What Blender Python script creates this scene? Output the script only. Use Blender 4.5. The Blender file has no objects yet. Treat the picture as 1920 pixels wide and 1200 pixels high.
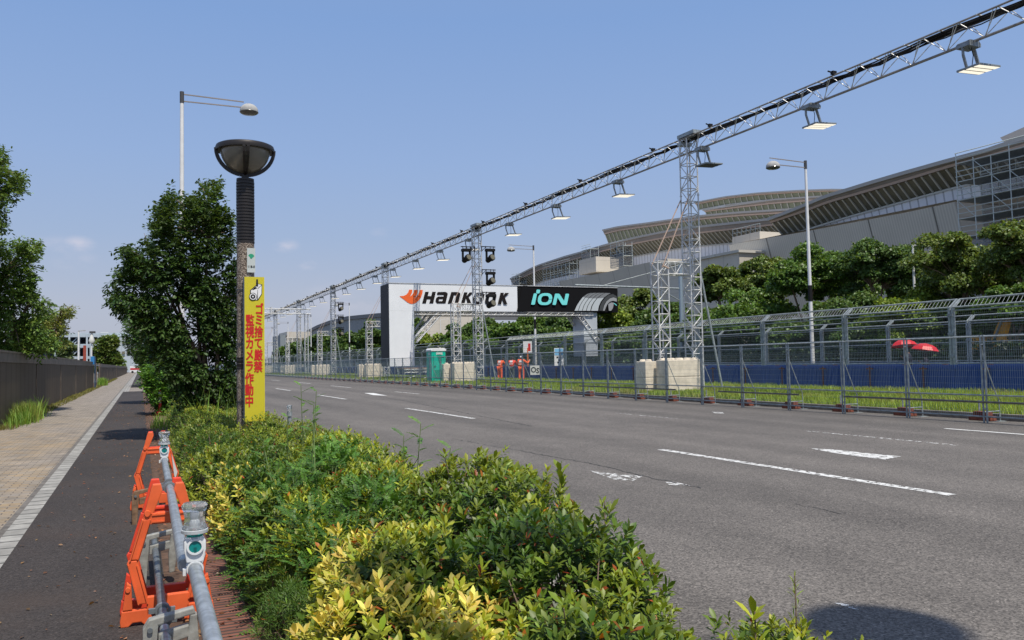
import bpy, bmesh, math, random
import numpy as np
from mathutils import Vector, Matrix
C = bpy.context.scene.collection
R = math.radians
# ---------------------------------------------------------------- camera
F = 1550.0; ROLL = .0195; CAMH = 1.6
PITCH = .049233; YAW = .423537
f0 = np.array([math.sin(YAW)*math.cos(PITCH), math.cos(YAW)*math.cos(PITCH), math.sin(PITCH)])
r0 = np.array([math.cos(YAW), -math.sin(YAW), 0.0]); u0 = np.cross(r0, f0)
CO = np.array([0, 0, CAMH])
cam = bpy.data.cameras.new('camera'); camo = bpy.data.objects.new('camera', cam); C.objects.link(camo)
rt = r0*math.cos(ROLL)-u0*math.sin(ROLL); up = r0*math.sin(ROLL)+u0*math.cos(ROLL)
M = Matrix(((rt[0], up[0], -f0[0], 0), (rt[1], up[1], -f0[1], 0), (rt[2], up[2], -f0[2], CAMH), (0, 0, 0, 1)))
camo.matrix_world = M
cam.sensor_width = 36; cam.lens = F/1920*36; cam.clip_end = 4000; cam.clip_start = .05
bpy.context.scene.camera = camo
# ---------------------------------------------------------------- light and exposure
SUND = np.array([.06, -.50, 1.0]); SUND = SUND/np.linalg.norm(SUND)
sun = bpy.data.lights.new('sun', 'SUN'); sun.energy = 4.0; sun.angle = R(.53); sun.color = (1, .935, .83)
suno = bpy.data.objects.new('sun', sun); C.objects.link(suno)
suno.rotation_euler = Vector(SUND).to_track_quat('Z', 'Y').to_euler()
w = bpy.data.worlds.new('World'); bpy.context.scene.world = w; w.use_nodes = True
nt = w.node_tree; bg = nt.nodes['Background']
sky = nt.nodes.new('ShaderNodeTexSky'); sky.sky_type = 'NISHITA'; sky.sun_disc = False
sky.sun_elevation = math.asin(SUND[2]); sky.sun_rotation = math.atan2(SUND[0], SUND[1])
sky.air_density = 1.0; sky.dust_density = 1.6; sky.ozone_density = 2.5; sky.altitude = 0
bg.inputs[1].default_value = .105
# faint high clouds: soft noise puffs low in the sky
tc = nt.nodes.new('ShaderNodeTexCoord')
def nmath(op, a, b=None, tree=nt):
    n = tree.nodes.new('ShaderNodeMath'); n.operation = op
    for i, v in enumerate((a, b)):
        if v is None: continue
        if isinstance(v, (int, float)): n.inputs[i].default_value = v
        else: tree.links.new(v, n.inputs[i])
    return n.outputs[0]
mp = nt.nodes.new('ShaderNodeMapping'); mp.inputs['Scale'].default_value = (1, 1, 2.2)
nt.links.new(tc.outputs['Generated'], mp.inputs[0])
nz = nt.nodes.new('ShaderNodeTexNoise'); nz.inputs['Scale'].default_value = 22; nz.inputs['Detail'].default_value = 5
nt.links.new(mp.outputs[0], nz.inputs['Vector'])
def ray(x, y):
    dx, dy = x-960, y-600
    a = dx*math.cos(ROLL)-dy*math.sin(ROLL); b = dx*math.sin(ROLL)+dy*math.cos(ROLL)
    return f0*F+r0*a-u0*b
tot = None
for (cx, cy, rad, st) in ((146, 458, .022, .55), (100, 462, .03, .25), (535, 460, .020, .5), (574, 497, .016, .5), (140, 488, .03, .2), (1075, 490, .04, .25), (712, 437, .016, .15), (650, 560, .07, .2)):
    d = ray(cx, cy); d = d/np.linalg.norm(d)
    vd = nt.nodes.new('ShaderNodeVectorMath'); vd.operation = 'SUBTRACT'; nt.links.new(tc.outputs['Generated'], vd.inputs[0]); vd.inputs[1].default_value = d
    vs = nt.nodes.new('ShaderNodeVectorMath'); vs.operation = 'MULTIPLY'; nt.links.new(vd.outputs[0], vs.inputs[0]); vs.inputs[1].default_value = (1, 1, 1.9)
    vl = nt.nodes.new('ShaderNodeVectorMath'); vl.operation = 'LENGTH'; nt.links.new(vs.outputs[0], vl.inputs[0])
    mr = nt.nodes.new('ShaderNodeMapRange'); mr.interpolation_type = 'SMOOTHSTEP'; nt.links.new(vl.outputs['Value'], mr.inputs['Value'])
    mr.inputs['From Min'].default_value = rad; mr.inputs['From Max'].default_value = rad*.1; mr.inputs['To Max'].default_value = st
    tot = mr.outputs[0] if tot is None else nmath('MAXIMUM', tot, mr.outputs[0])
mr2 = nt.nodes.new('ShaderNodeMapRange'); mr2.interpolation_type = 'SMOOTHSTEP'; nt.links.new(nz.outputs['Fac'], mr2.inputs['Value'])
mr2.inputs['From Min'].default_value = .38; mr2.inputs['From Max'].default_value = .66
msk = nmath('MULTIPLY', tot, mr2.outputs[0])
mx = nt.nodes.new('ShaderNodeMix'); mx.data_type = 'RGBA'
# summer haze tint of the air itself: stronger towards the horizon
sx = nt.nodes.new('ShaderNodeSeparateXYZ'); nt.links.new(tc.outputs['Generated'], sx.inputs[0])
hr = nt.nodes.new('ShaderNodeValToRGB'); nt.links.new(sx.outputs['Z'], hr.inputs[0]); E_ = hr.color_ramp.elements
for k, (p_, c_) in enumerate(((.0, (3.7, 3.9, 4.8)), (.07, (3.55, 3.85, 4.9)), (.148, (2.85, 3.65, 5.3)), (.237, (2.45, 3.5, 5.7)), (.386, (1.85, 3.05, 5.6)), (.9, (2.3, 2.8, 4.2)))):
    e_ = E_[k] if k < 2 else E_.new(p_)
    e_.position = p_; e_.color = (c_[0]/10, c_[1]/10, c_[2]/10, 1)
hs = nt.nodes.new('ShaderNodeVectorMath'); hs.operation = 'SCALE'; nt.links.new(hr.outputs[0], hs.inputs[0]); hs.inputs['Scale'].default_value = 9.6
mh = nt.nodes.new('ShaderNodeMix'); mh.data_type = 'RGBA'; mh.inputs['Factor'].default_value = .85
nt.links.new(sky.outputs[0], mh.inputs['A']); nt.links.new(hs.outputs[0], mh.inputs['B'])
nt.links.new(mh.outputs['Result'], mx.inputs['A']); mx.inputs['B'].default_value = (5.6, 5.3, 5.9, 1)
nt.links.new(msk, mx.inputs['Factor']); nt.links.new(mx.outputs['Result'], bg.inputs[0])
vsn = bpy.context.scene.view_settings; vsn.view_transform = 'Standard'; vsn.look = 'None'; vsn.exposure = 0.32; vsn.gamma = 1
bpy.context.scene.cycles.max_bounces = 8; bpy.context.scene.cycles.transparent_max_bounces = 24
# ---------------------------------------------------------------- pixel -> place helpers
def G(x, y, z=0.0): d = ray(x, y); return CO+d*((z-CAMH)/d[2])
def PX(x, y, X): d = ray(x, y); return CO+d*(X/d[0])
def PY(x, y, Y): d = ray(x, y); return CO+d*(Y/d[1])
rng = np.random.default_rng(7); random.seed(7)
WORDS = ['first','second','third','fourth','fifth','sixth','seventh','eighth','ninth','tenth','eleventh','twelfth','thirteenth','fourteenth','fifteenth','sixteenth','seventeenth','eighteenth','nineteenth','twentieth','twenty-first','twenty-second','twenty-third','twenty-fourth','twenty-fifth','twenty-sixth','twenty-seventh','twenty-eighth','twenty-ninth','thirtieth']
# ---------------------------------------------------------------- materials
MATS = {}
def mat(name, col, rough=.6, metal=0.0, var=0.0, scale=8.0, bump=0.0, spec=.5, col2=None, detail=6):
    if name in MATS: return MATS[name]
    m = bpy.data.materials.new(name); m.use_nodes = True; t = m.node_tree; p = t.nodes['Principled BSDF']
    p.inputs['Base Color'].default_value = (*col, 1); p.inputs['Roughness'].default_value = rough
    p.inputs['Metallic'].default_value = metal; p.inputs['Specular IOR Level'].default_value = spec
    if var or bump or col2:
        c = t.nodes.new('ShaderNodeTexCoord'); n = t.nodes.new('ShaderNodeTexNoise'); n.inputs['Scale'].default_value = scale; n.inputs['Detail'].default_value = detail
        t.links.new(c.outputs['Object'], n.inputs['Vector'])
        r = t.nodes.new('ShaderNodeValToRGB'); t.links.new(n.outputs['Fac'], r.inputs[0])
        b = col2 if col2 else tuple(min(1, k*(1+var)) for k in col); a = col if col2 else tuple(k*(1-var) for k in col)
        r.color_ramp.elements[0].position = .35; r.color_ramp.elements[1].position = .65
        r.color_ramp.elements[0].color = (*a, 1); r.color_ramp.elements[1].color = (*b, 1)
        t.links.new(r.outputs[0], p.inputs['Base Color'])
        if bump:
            bn = t.nodes.new('ShaderNodeBump'); bn.inputs['Strength'].default_value = bump; bn.inputs['Distance'].default_value = .02
            t.links.new(n.outputs['Fac'], bn.inputs['Height']); t.links.new(bn.outputs[0], p.inputs['Normal'])
    MATS[name] = m; return m
def emit(name, col, s):
    m = mat(name, col, .3); p = m.node_tree.nodes['Principled BSDF']
    p.inputs['Emission Color'].default_value = (*col, 1); p.inputs['Emission Strength'].default_value = s; return m
def leafmat(name, rough=.45, trans=.3, spec=.4):
    m = bpy.data.materials.new(name); m.use_nodes = True; t = m.node_tree; p = t.nodes['Principled BSDF']
    a = t.nodes.new('ShaderNodeAttribute'); a.attribute_name = 'leaf_col'
    t.links.new(a.outputs['Color'], p.inputs['Base Color']); p.inputs['Roughness'].default_value = rough; p.inputs['Specular IOR Level'].default_value = spec
    tr = t.nodes.new('ShaderNodeBsdfTranslucent'); g = t.nodes.new('ShaderNodeVectorMath'); g.operation = 'MULTIPLY'; g.inputs[1].default_value = (1.5, 1.35, .6)
    t.links.new(a.outputs['Color'], g.inputs[0]); t.links.new(g.outputs[0], tr.inputs[0])
    ms = t.nodes.new('ShaderNodeMixShader'); ms.inputs[0].default_value = trans
    t.links.new(p.outputs[0], ms.inputs[1]); t.links.new(tr.outputs[0], ms.inputs[2])
    t.links.new(ms.outputs[0], t.nodes['Material Output'].inputs[0]); return m
LEAF = leafmat('leaf'); LEAFG = leafmat('leaf_glossy', .48, .28, .3); GRASSM = leafmat('grass_blade', .5, .4, .25)
ALU = mat('truss_aluminium', (.60, .60, .59), .45, .3, .18, 6)
GALV = mat('galvanised_steel', (.31, .345, .35), .5, .4, .25, 9)
GALVD = mat('galvanised_weathered', (.24, .265, .28), .5, .5, .25, 5)
WIRE = mat('wire', (.11, .14, .14), .6, .2)
WIREF = mat('wire_light', (.25, .33, .36), .5, .4)
CONC = mat('cast_concrete', (.68, .60, .48), .9, 0, .14, 3, .25)
BLACKM = mat('black_metal', (.014, .014, .015), .6, spec=.15)
DKG = mat('dark_grey_metal', (.07, .07, .072), .5, .3)
WHITEP = mat('white_paint', (.70, .70, .69), .4, 0, .05, 3)
RUST = mat('rust', (.16, .055, .03), .85, .1, .35, 30)
STRAP = mat('strap', (.46, .33, .25), .8)
BARK = mat('bark', (.20, .14, .10), .9, 0, .35, 14, .5)
GREYP = mat('lamp_grey', (.36, .36, .35), .8, 0, .10, 4, 0, .2)
# ---------------------------------------------------------------- mesh builder
class MB:
    def __init__(s): s.v = []; s.f = []
    def poly(s, pts):
        n = len(s.v); s.v += [tuple(map(float, p)) for p in pts]; s.f.append(tuple(range(n, n+len(pts)))); return s
    def box(s, a, b):
        (x0, y0, z0), (x1, y1, z1) = a, b; n = len(s.v)
        s.v += [(x0,y0,z0),(x1,y0,z0),(x1,y1,z0),(x0,y1,z0),(x0,y0,z1),(x1,y0,z1),(x1,y1,z1),(x0,y1,z1)]
        s.f += [tuple(n+i for i in q) for q in ((0,3,2,1),(4,5,6,7),(0,1,5,4),(1,2,6,5),(2,3,7,6),(3,0,4,7))]; return s
    def tube(s, a, b, r, n=6, r2=None, cap=True):
        a = Vector(a); b = Vector(b); d = b-a
        if d.length < 1e-7: return s
        d.normalize(); u = d.orthogonal().normalized(); w_ = d.cross(u); r2 = r if r2 is None else r2; k = len(s.v)
        if n == 4: u, w_ = (u+w_).normalized(), (w_-u).normalized()
        for p, q in ((a, r), (b, r2)):
            for i in range(n):
                t = 2*math.pi*i/n; s.v.append(tuple(p+(u*math.cos(t)+w_*math.sin(t))*q))
        for i in range(n): s.f.append((k+i, k+(i+1) % n, k+n+(i+1) % n, k+n+i))
        if cap: s.f.append(tuple(k+i for i in reversed(range(n)))); s.f.append(tuple(k+n+i for i in range(n)))
        return s
    def path(s, pts, r, n=6):
        for a, b in zip(pts[:-1], pts[1:]): s.tube(a, b, r, n)
        return s
    def bar(s, a, b, wx, wy, up=(0, 0, 1)):
        a = Vector(a); b = Vector(b); d = (b-a).normalized(); u = d.cross(Vector(up))
        if u.length < 1e-4: u = Vector((1, 0, 0))
        u.normalize(); w_ = u.cross(d); k = len(s.v)
        for p in (a, b):
            for i, j in ((-1,-1),(1,-1),(1,1),(-1,1)): s.v.append(tuple(p+u*i*wx/2+w_*j*wy/2))
        s.f += [tuple(k+i for i in q) for q in ((0,3,2,1),(4,5,6,7),(0,1,5,4),(1,2,6,5),(2,3,7,6),(3,0,4,7))]; return s
    def prism(s, pts, off):
        """closed polygon pts (3D) extruded by off"""
        n = len(s.v); k = len(pts); off = Vector(off)
        s.v += [tuple(map(float, p)) for p in pts]+[tuple(Vector(tuple(map(float, p)))+off) for p in pts]
        s.f.append(tuple(range(n, n+k))); s.f.append(tuple(reversed(range(n+k, n+2*k))))
        for i in range(k): s.f.append((n+i, n+k+i, n+k+(i+1) % k, n+(i+1) % k))
        return s
    def lathe(s, prof, c=(0, 0, 0), n=20, axis='z'):
        k = len(s.v)
        for r_, z in prof:
            for i in range(n):
                t = 2*math.pi*i/n; p = (r_*math.cos(t), r_*math.sin(t), z)
                if axis == 'y': p = (p[0], p[2], p[1])
                if axis == 'x': p = (p[2], p[0], p[1])
                s.v.append((p[0]+c[0], p[1]+c[1], p[2]+c[2]))
        for j in range(len(prof)-1):
            for i in range(n): s.f.append((k+j*n+i, k+j*n+(i+1) % n, k+(j+1)*n+(i+1) % n, k+(j+1)*n+i))
        return s
    def build(s, name, m=None, parent=None, smooth=False, off=None, bevel=0):
        me = bpy.data.meshes.new(name)
        v = s.v
        if off is not None: v = [(a-off[0], b-off[1], c-off[2]) for a, b, c in v]
        me.from_pydata(v, [], s.f)
        bm = bmesh.new(); bm.from_mesh(me); bmesh.ops.recalc_face_normals(bm, faces=bm.faces[:])
        if bevel: bmesh.ops.bevel(bm, geom=bm.edges[:], offset=bevel, segments=2, affect='EDGES', profile=.6)
        bm.to_mesh(me); bm.free()
        if smooth:
            me.polygons.foreach_set('use_smooth', [True]*len(me.polygons))
            try: me.set_sharp_from_angle(angle=R(40))
            except Exception: pass
        if m: me.materials.append(m)
        o = bpy.data.objects.new(name, me); C.objects.link(o)
        if parent: o.parent = parent
        return o
def tag(o, label=None, cat=None, group=None, kind=None):
    if label: o['label'] = label
    if cat: o['category'] = cat
    if group: o['group'] = group
    if kind: o['kind'] = kind
    return o
def thing(name, label, cat, loc=(0, 0, 0), rz=0, group=None):
    o = bpy.data.objects.new(name, None); C.objects.link(o); o.location = tuple(map(float, loc)); o.rotation_euler = (0, 0, rz)
    o.empty_display_size = .1
    return tag(o, label, cat, group)
def copy_tree(o, parent=None):
    c = o.copy(); C.objects.link(c)
    if parent: c.parent = parent
    for ch in list(o.children): copy_tree(ch, c)
    return c
def dup(o, loc, rz=None, label=None, group=None, scale=None):
    c = copy_tree(o); c.location = tuple(map(float, loc))
    if rz is not None: c.rotation_euler = (0, 0, rz)
    if label: c['label'] = label
    if group: c['group'] = group
    if scale: c.scale = scale if hasattr(scale, '__len__') else (scale,)*3
    return c
def np_mesh(name, verts, tris, m, cols=None, parent=None, loc=None, smooth=False):
    me = bpy.data.meshes.new(name); v = np.asarray(verts, dtype=np.float32).reshape(-1, 3)
    if loc is not None: v = v-np.asarray(loc, dtype=np.float32)
    t = np.asarray(tris, dtype=np.int32).reshape(-1, 3)
    me.vertices.add(len(v)); me.vertices.foreach_set('co', v.ravel())
    me.loops.add(t.size); me.loops.foreach_set('vertex_index', t.ravel())
    me.polygons.add(len(t)); me.polygons.foreach_set('loop_start', np.arange(0, t.size, 3, dtype=np.int32))
    try: me.polygons.foreach_set('loop_total', np.full(len(t), 3, dtype=np.int32))
    except Exception: pass
    if cols is not None:
        a = me.attributes.new('leaf_col', 'FLOAT_COLOR', 'POINT'); cc = np.ones((len(v), 4), dtype=np.float32); cc[:, :3] = cols
        a.data.foreach_set('color', cc.ravel())
    me.update(calc_edges=True); me.validate()
    if m: me.materials.append(m)
    o = bpy.data.objects.new(name, me); C.objects.link(o)
    if parent: o.parent = parent
    return o
# leaf shapes: x along the leaf, y across, z up; folded along the midrib
L8_V = np.array([[0,0,0],[.35,.16,.035],[.68,.19,.03],[1,0,-.06],[.68,-.19,.03],[.35,-.16,.035],[.35,0,0],[.70,0,-.01]])
L8_T = np.array([[0,6,1],[6,2,1],[6,7,2],[7,3,2],[0,5,6],[5,4,6],[6,4,7],[7,4,3]])
L4_V = np.array([[0,0,0],[.5,.24,.04],[1,0,-.05],[.5,-.24,.04]]); L4_T = np.array([[0,2,1],[0,3,2]])
LB_V = np.array([[0,0,0],[.45,.26,.03],[.8,.2,0],[1,0,-.12],[.8,-.2,0],[.45,-.26,.03]]); LB_T = np.array([[0,5,1],[5,4,1],[4,2,1],[4,3,2]])
def leaves(pos, d, nrm, size, tmpl=(L8_V, L8_T), wid=1.0):
    d = d/np.maximum(np.linalg.norm(d, axis=1, keepdims=True), 1e-6)
    y = np.cross(nrm, d); y /= np.maximum(np.linalg.norm(y, axis=1, keepdims=True), 1e-6); z = np.cross(d, y)
    V, T = tmpl; s = np.asarray(size).reshape(-1, 1, 1)
    v = pos[:, None, :]+s*(V[None, :, 0:1]*d[:, None, :]+V[None, :, 1:2]*y[:, None, :]*wid+V[None, :, 2:3]*z[:, None, :])
    n = len(pos); t = T[None]+(np.arange(n)*len(V))[:, None, None]
    return v.reshape(-1, 3), t.reshape(-1, 3), len(V)
def rnd_dirs(n, g=rng):
    a = g.normal(size=(n, 3)); return a/np.linalg.norm(a, axis=1, keepdims=True)
def jitter_cols(n, base, amp=.25, g=rng):
    """base: (n,3) or (3,) -> per-leaf colours"""
    b = np.asarray(base, dtype=float)*np.ones((n, 1)); k = np.exp(g.normal(size=(n, 1))*amp); h = 1+g.normal(size=(n, 3))*amp*.25
    return np.clip(b*k*h, 0.003, .9)
# ================================================================ SETTING
def ground_mat(name, col, rough, speck, tracks=0, scale=1.0, bump=.25, stain=None):
    m = bpy.data.materials.new(name); m.use_nodes = True; t = m.node_tree; p = t.nodes['Principled BSDF']; L = t.links
    c = t.nodes.new('ShaderNodeTexCoord')
    def noise(sc, det, vec=None, sy=1.0):
        n = t.nodes.new('ShaderNodeTexNoise'); n.inputs['Scale'].default_value = sc; n.inputs['Detail'].default_value = det
        mp_ = t.nodes.new('ShaderNodeMapping'); mp_.inputs['Scale'].default_value = (1, sy, 1); L.new(c.outputs['Object'], mp_.inputs[0]); L.new(mp_.outputs[0], n.inputs['Vector']); return n.outputs['Fac']
    def mrange(v, a, b, x, y):
        n = t.nodes.new('ShaderNodeMapRange'); L.new(v, n.inputs['Value'])
        for k, q in (('From Min', a), ('From Max', b), ('To Min', x), ('To Max', y)): n.inputs[k].default_value = q
        return n.outputs[0]
    vor = t.nodes.new('ShaderNodeTexVoronoi'); vor.inputs['Scale'].default_value = 75*scale; L.new(c.outputs['Object'], vor.inputs['Vector'])
    sp = t.nodes.new('ShaderNodeSeparateColor'); L.new(vor.outputs['Color'], sp.inputs[0])
    a = mrange(sp.outputs[0], .0, 1.0, 1-speck, 1+speck)
    hi = mrange(sp.outputs[1], .93, .98, 0, speck*1.6)
    a = nmath('ADD', a, hi, t)
    fine = mrange(noise(230*scale, 2), .3, .7, 1-speck*.5, 1+speck*.5)
    big = mrange(noise(.35, 6, sy=.22), .3, .7, .80, 1.17)
    mid = mrange(noise(2.2, 7, sy=.5), .3, .7, .90, 1.09)
    v = nmath('MULTIPLY', nmath('MULTIPLY', a, fine, t), nmath('MULTIPLY', big, mid, t), t)
    if tracks:
        sx_ = t.nodes.new('ShaderNodeSeparateXYZ'); L.new(c.outputs['Object'], sx_.inputs[0])
        s_ = nmath('SINE', nmath('MULTIPLY', sx_.outputs[0], 3.6, t), None, t)
        v = nmath('MULTIPLY', v, mrange(s_, -1, 1, 1-tracks, 1+tracks), t)
        # a darker newer strip next to the far kerb
        ed = mrange(sx_.outputs[0], 14.3, 14.45, 1, .86); v = nmath('MULTIPLY', v, ed, t)
        st = mrange(noise(14, 3, sy=.05), .62, .75, 1, .9); v = nmath('MULTIPLY', v, st, t)
    mx_ = t.nodes.new('ShaderNodeVectorMath'); mx_.operation = 'SCALE'; mx_.inputs[0].default_value = col; L.new(v, mx_.inputs['Scale'])
    out = mx_.outputs[0]
    if stain:
        mm = t.nodes.new('ShaderNodeMix'); mm.data_type = 'RGBA'; L.new(mrange(noise(1.1, 6), .5, .8, 0, .7), mm.inputs['Factor']); L.new(out, mm.inputs['A']); mm.inputs['B'].default_value = (*stain, 1); out = mm.outputs['Result']
    L.new(out, p.inputs['Base Color']); p.inputs['Roughness'].default_value = rough; p.inputs['Specular IOR Level'].default_value = .3
    b = t.nodes.new('ShaderNodeBump'); b.inputs['Strength'].default_value = bump; b.inputs['Distance'].default_value = .006
    L.new(vor.outputs['Distance'], b.inputs['Height']); L.new(b.outputs[0], p.inputs['Normal'])
    return m
def paver_mat():
    m = bpy.data.materials.new('paving_blocks'); m.use_nodes = True; t = m.node_tree; p = t.nodes['Principled BSDF']; L = t.links
    c = t.nodes.new('ShaderNodeTexCoord'); b = t.nodes.new('ShaderNodeTexBrick'); L.new(c.outputs['Object'], b.inputs['Vector'])
    b.inputs['Scale'].default_value = 1; b.inputs['Brick Width'].default_value = .2; b.inputs['Row Height'].default_value = .1; b.inputs['Mortar Size'].default_value = .007; b.inputs['Bias'].default_value = .1
    b.inputs['Color1'].default_value = (.36, .32, .27, 1); b.inputs['Color2'].default_value = (.25, .22, .19, 1); b.inputs['Mortar'].default_value = (.12, .10, .085, 1)
    b2 = t.nodes.new('ShaderNodeTexBrick'); L.new(c.outputs['Object'], b2.inputs['Vector'])
    for k, q in (('Scale', 1), ('Brick Width', .2), ('Row Height', .1), ('Mortar Size', .007)): b2.inputs[k].default_value = q
    b2.inputs['Color1'].default_value = (.36, .26, .14, 1); b2.inputs['Color2'].default_value = (.31, .28, .24, 1); b2.inputs['Mortar'].default_value = (.12, .10, .085, 1)
    n = t.nodes.new('ShaderNodeTexNoise'); n.inputs['Scale'].default_value = .5; n.inputs['Detail'].default_value = 3; L.new(c.outputs['Object'], n.inputs['Vector'])
    sx_ = t.nodes.new('ShaderNodeSeparateXYZ'); L.new(c.outputs['Object'], sx_.inputs[0])
    r = t.nodes.new('ShaderNodeMapRange'); L.new(sx_.outputs[1], r.inputs['Value']); r.inputs['From Min'].default_value = 34; r.inputs['From Max'].default_value = 18; r.inputs['To Max'].default_value = .85
    rn = t.nodes.new('ShaderNodeMapRange'); L.new(n.outputs['Fac'], rn.inputs['Value']); rn.inputs['From Min'].default_value = .35; rn.inputs['From Max'].default_value = .55
    f = nmath('MULTIPLY', r.outputs[0], rn.outputs[0], t)
    mm = t.nodes.new('ShaderNodeMix'); mm.data_type = 'RGBA'; L.new(f, mm.inputs['Factor']); L.new(b.outputs['Color'], mm.inputs['A']); L.new(b2.outputs['Color'], mm.inputs['B'])
    n2 = t.nodes.new('ShaderNodeTexNoise'); n2.inputs['Scale'].default_value = 3; n2.inputs['Detail'].default_value = 8; L.new(c.outputs['Object'], n2.inputs['Vector'])
    r2 = t.nodes.new('ShaderNodeMapRange'); L.new(n2.outputs['Fac'], r2.inputs['Value']); r2.inputs['From Min'].default_value = .25; r2.inputs['From Max'].default_value = .75; r2.inputs['To Min'].default_value = .58; r2.inputs['To Max'].default_value = 1.08
    sc_ = t.nodes.new('ShaderNodeVectorMath'); sc_.operation = 'SCALE'; L.new(mm.outputs['Result'], sc_.inputs[0]); L.new(r2.outputs[0], sc_.inputs['Scale']); L.new(sc_.outputs[0], p.inputs['Base Color'])
    p.inputs['Roughness'].default_value = .85; return m
ROADM = ground_mat('road_asphalt', (.120, .109, .098), .78, .48, .085)
BIKEM = ground_mat('path_asphalt', (.044, .038, .036), .85, .4, 0, 1.2, .3, (.062, .045, .036))
PAVM = paver_mat()
SOIL = mat('soil', (.085, .05, .034), 1, 0, .4, 12, .6)
def sheet(name, x0, x1, y0, y1, z, m, ny=1):
    b = MB()
    ys = np.linspace(y0, y1, ny+1)
    for a, c in zip(ys[:-1], ys[1:]): b.poly([(x0, a, z), (x1, a, z), (x1, c, z), (x0, c, z)])
    return tag(b.build(name, m), kind='structure')
GSOIL = mat('far_ground_soil', (.13, .12, .10), 1, 0, .25, .4)
sheet('ground', -900, 1200, -300, 1800, -.05, GSOIL)
sheet('road', 2.62, 18.1, -12, 700, 0, ROADM, 20)
TRK = ground_mat('track_asphalt', (.085, .083, .083), .8, .2)
sheet('race_track_road', 27.3, 39.5, -12, 700, 0.0, TRK, 10)
sheet('pavement', -3.3, -1.18, -6, 700, .12, PAVM, 4)
sheet('crossing_pavement', -.64, .6, 58, 69, .122, PAVM)
# border of pale blocks between the paving and the cycle path
def strip_mat(name, c1, c2, mort, w_, h_, ms=.01):
    m = bpy.data.materials.new(name); m.use_nodes = True; t = m.node_tree; p = t.nodes['Principled BSDF']
    c = t.nodes.new('ShaderNodeTexCoord'); b = t.nodes.new('ShaderNodeTexBrick'); t.links.new(c.outputs['Object'], b.inputs['Vector'])
    b.offset = 0
    for k, q in (('Scale', 1), ('Brick Width', w_), ('Row Height', h_), ('Mortar Size', ms)): b.inputs[k].default_value = q
    b.inputs['Color1'].default_value = (*c1, 1); b.inputs['Color2'].default_value = (*c2, 1); b.inputs['Mortar'].default_value = (*mort, 1)
    n = t.nodes.new('ShaderNodeTexNoise'); n.inputs['Scale'].default_value = 9; n.inputs['Detail'].default_value = 8; t.links.new(c.outputs['Object'], n.inputs['Vector'])
    r2 = t.nodes.new('ShaderNodeMapRange'); t.links.new(n.outputs['Fac'], r2.inputs['Value']); r2.inputs['From Min'].default_value = .3; r2.inputs['From Max'].default_value = .7; r2.inputs['To Min'].default_value = .7; r2.inputs['To Max'].default_value = 1.15
    sc_ = t.nodes.new('ShaderNodeVectorMath'); sc_.operation = 'SCALE'; t.links.new(b.outputs['Color'], sc_.inputs[0]); t.links.new(r2.outputs[0], sc_.inputs['Scale']); t.links.new(sc_.outputs[0], p.inputs['Base Color'])
    p.inputs['Roughness'].default_value = .85; return m
sheet('path_border', -1.12, -.95, -6, 700, .121, strip_mat('pale_border_blocks', (.34, .335, .315), (.24, .235, .22), (.08, .08, .075), 50.0, .30, .02))
sheet('path_border_channel', -1.18, -1.12, -6, 700, .1205, mat('dark_border_line', (.13, .12, .11), .9, 0, .3, 9))
sheet('cycle_path', -.95, .16, -6, 58, .12, BIKEM, 4)
sheet('cycle_path_far', -.64, .16, 69, 700, .12, BIKEM)
sheet('cycle_path_edge', -.95, -.64, 58, 700, .1205, strip_mat('pale_border_far', (.32, .315, .30), (.28, .27, .255), (.15, .15, .14), .155, .30))
sheet('planting_soil', .16, 2.46, -6, 700, .10, SOIL, 2)
sheet('brick_edging', .33, .60, -6, 24, .124, strip_mat('red_brick_edging', (.22, .085, .055), (.15, .065, .045), (.05, .035, .03), .30, .055, .012))
sheet('verge_soil', -4.4, -3.3, -6, 700, .11, SOIL)
KERB = mat('kerb_concrete', (.27, .25, .23), .9, 0, .2, 5, .3)
KERBD = mat('kerb_dirty', (.16, .14, .12), .9, 0, .3, 5, .3)
tag(MB().box((2.46, -6, -.02), (2.62, 700, .135)).build('kerb', KERB), kind='structure')
tag(MB().box((18.1, -12, -.02), (18.28, 700, .15)).build('median_kerb', KERBD), kind='structure')
sheet('median_soil', 18.28, 27.3, -12, 700, .11, mat('median_earth', (.10, .11, .035), 1, 0, .35, 3, .4), 3)
sheet('far_verge', 39.5, 60, -12, 700, .1, mat('verge_earth', (.06, .075, .035), 1, 0, .35, 1.5))
# worn road paint
def paint_mat():
    m = bpy.data.materials.new('road_paint'); m.use_nodes = True; t = m.node_tree; p = t.nodes['Principled BSDF']; L = t.links
    c = t.nodes.new('ShaderNodeTexCoord'); n = t.nodes.new('ShaderNodeTexNoise'); n.inputs['Scale'].default_value = 11; n.inputs['Detail'].default_value = 12; n.inputs['Roughness'].default_value = .62; L.new(c.outputs['Object'], n.inputs['Vector'])
    a = t.nodes.new('ShaderNodeAttribute'); a.attribute_name = 'wear'
    r = t.nodes.new('ShaderNodeMapRange'); L.new(nmath('SUBTRACT', n.outputs['Fac'], a.outputs['Fac'], t), r.inputs['Value']); r.inputs['From Min'].default_value = 0; r.inputs['From Max'].default_value = .05
    tr = t.nodes.new('ShaderNodeBsdfTransparent'); ms = t.nodes.new('ShaderNodeMixShader'); L.new(r.outputs[0], ms.inputs[0]); L.new(tr.outputs[0], ms.inputs[1]); L.new(p.outputs[0], ms.inputs[2])
    L.new(ms.outputs[0], t.nodes['Material Output'].inputs[0]); p.inputs['Base Color'].default_value = (.62, .62, .60, 1); p.inputs['Roughness'].default_value = .6; return m
PAINT = paint_mat()
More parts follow.
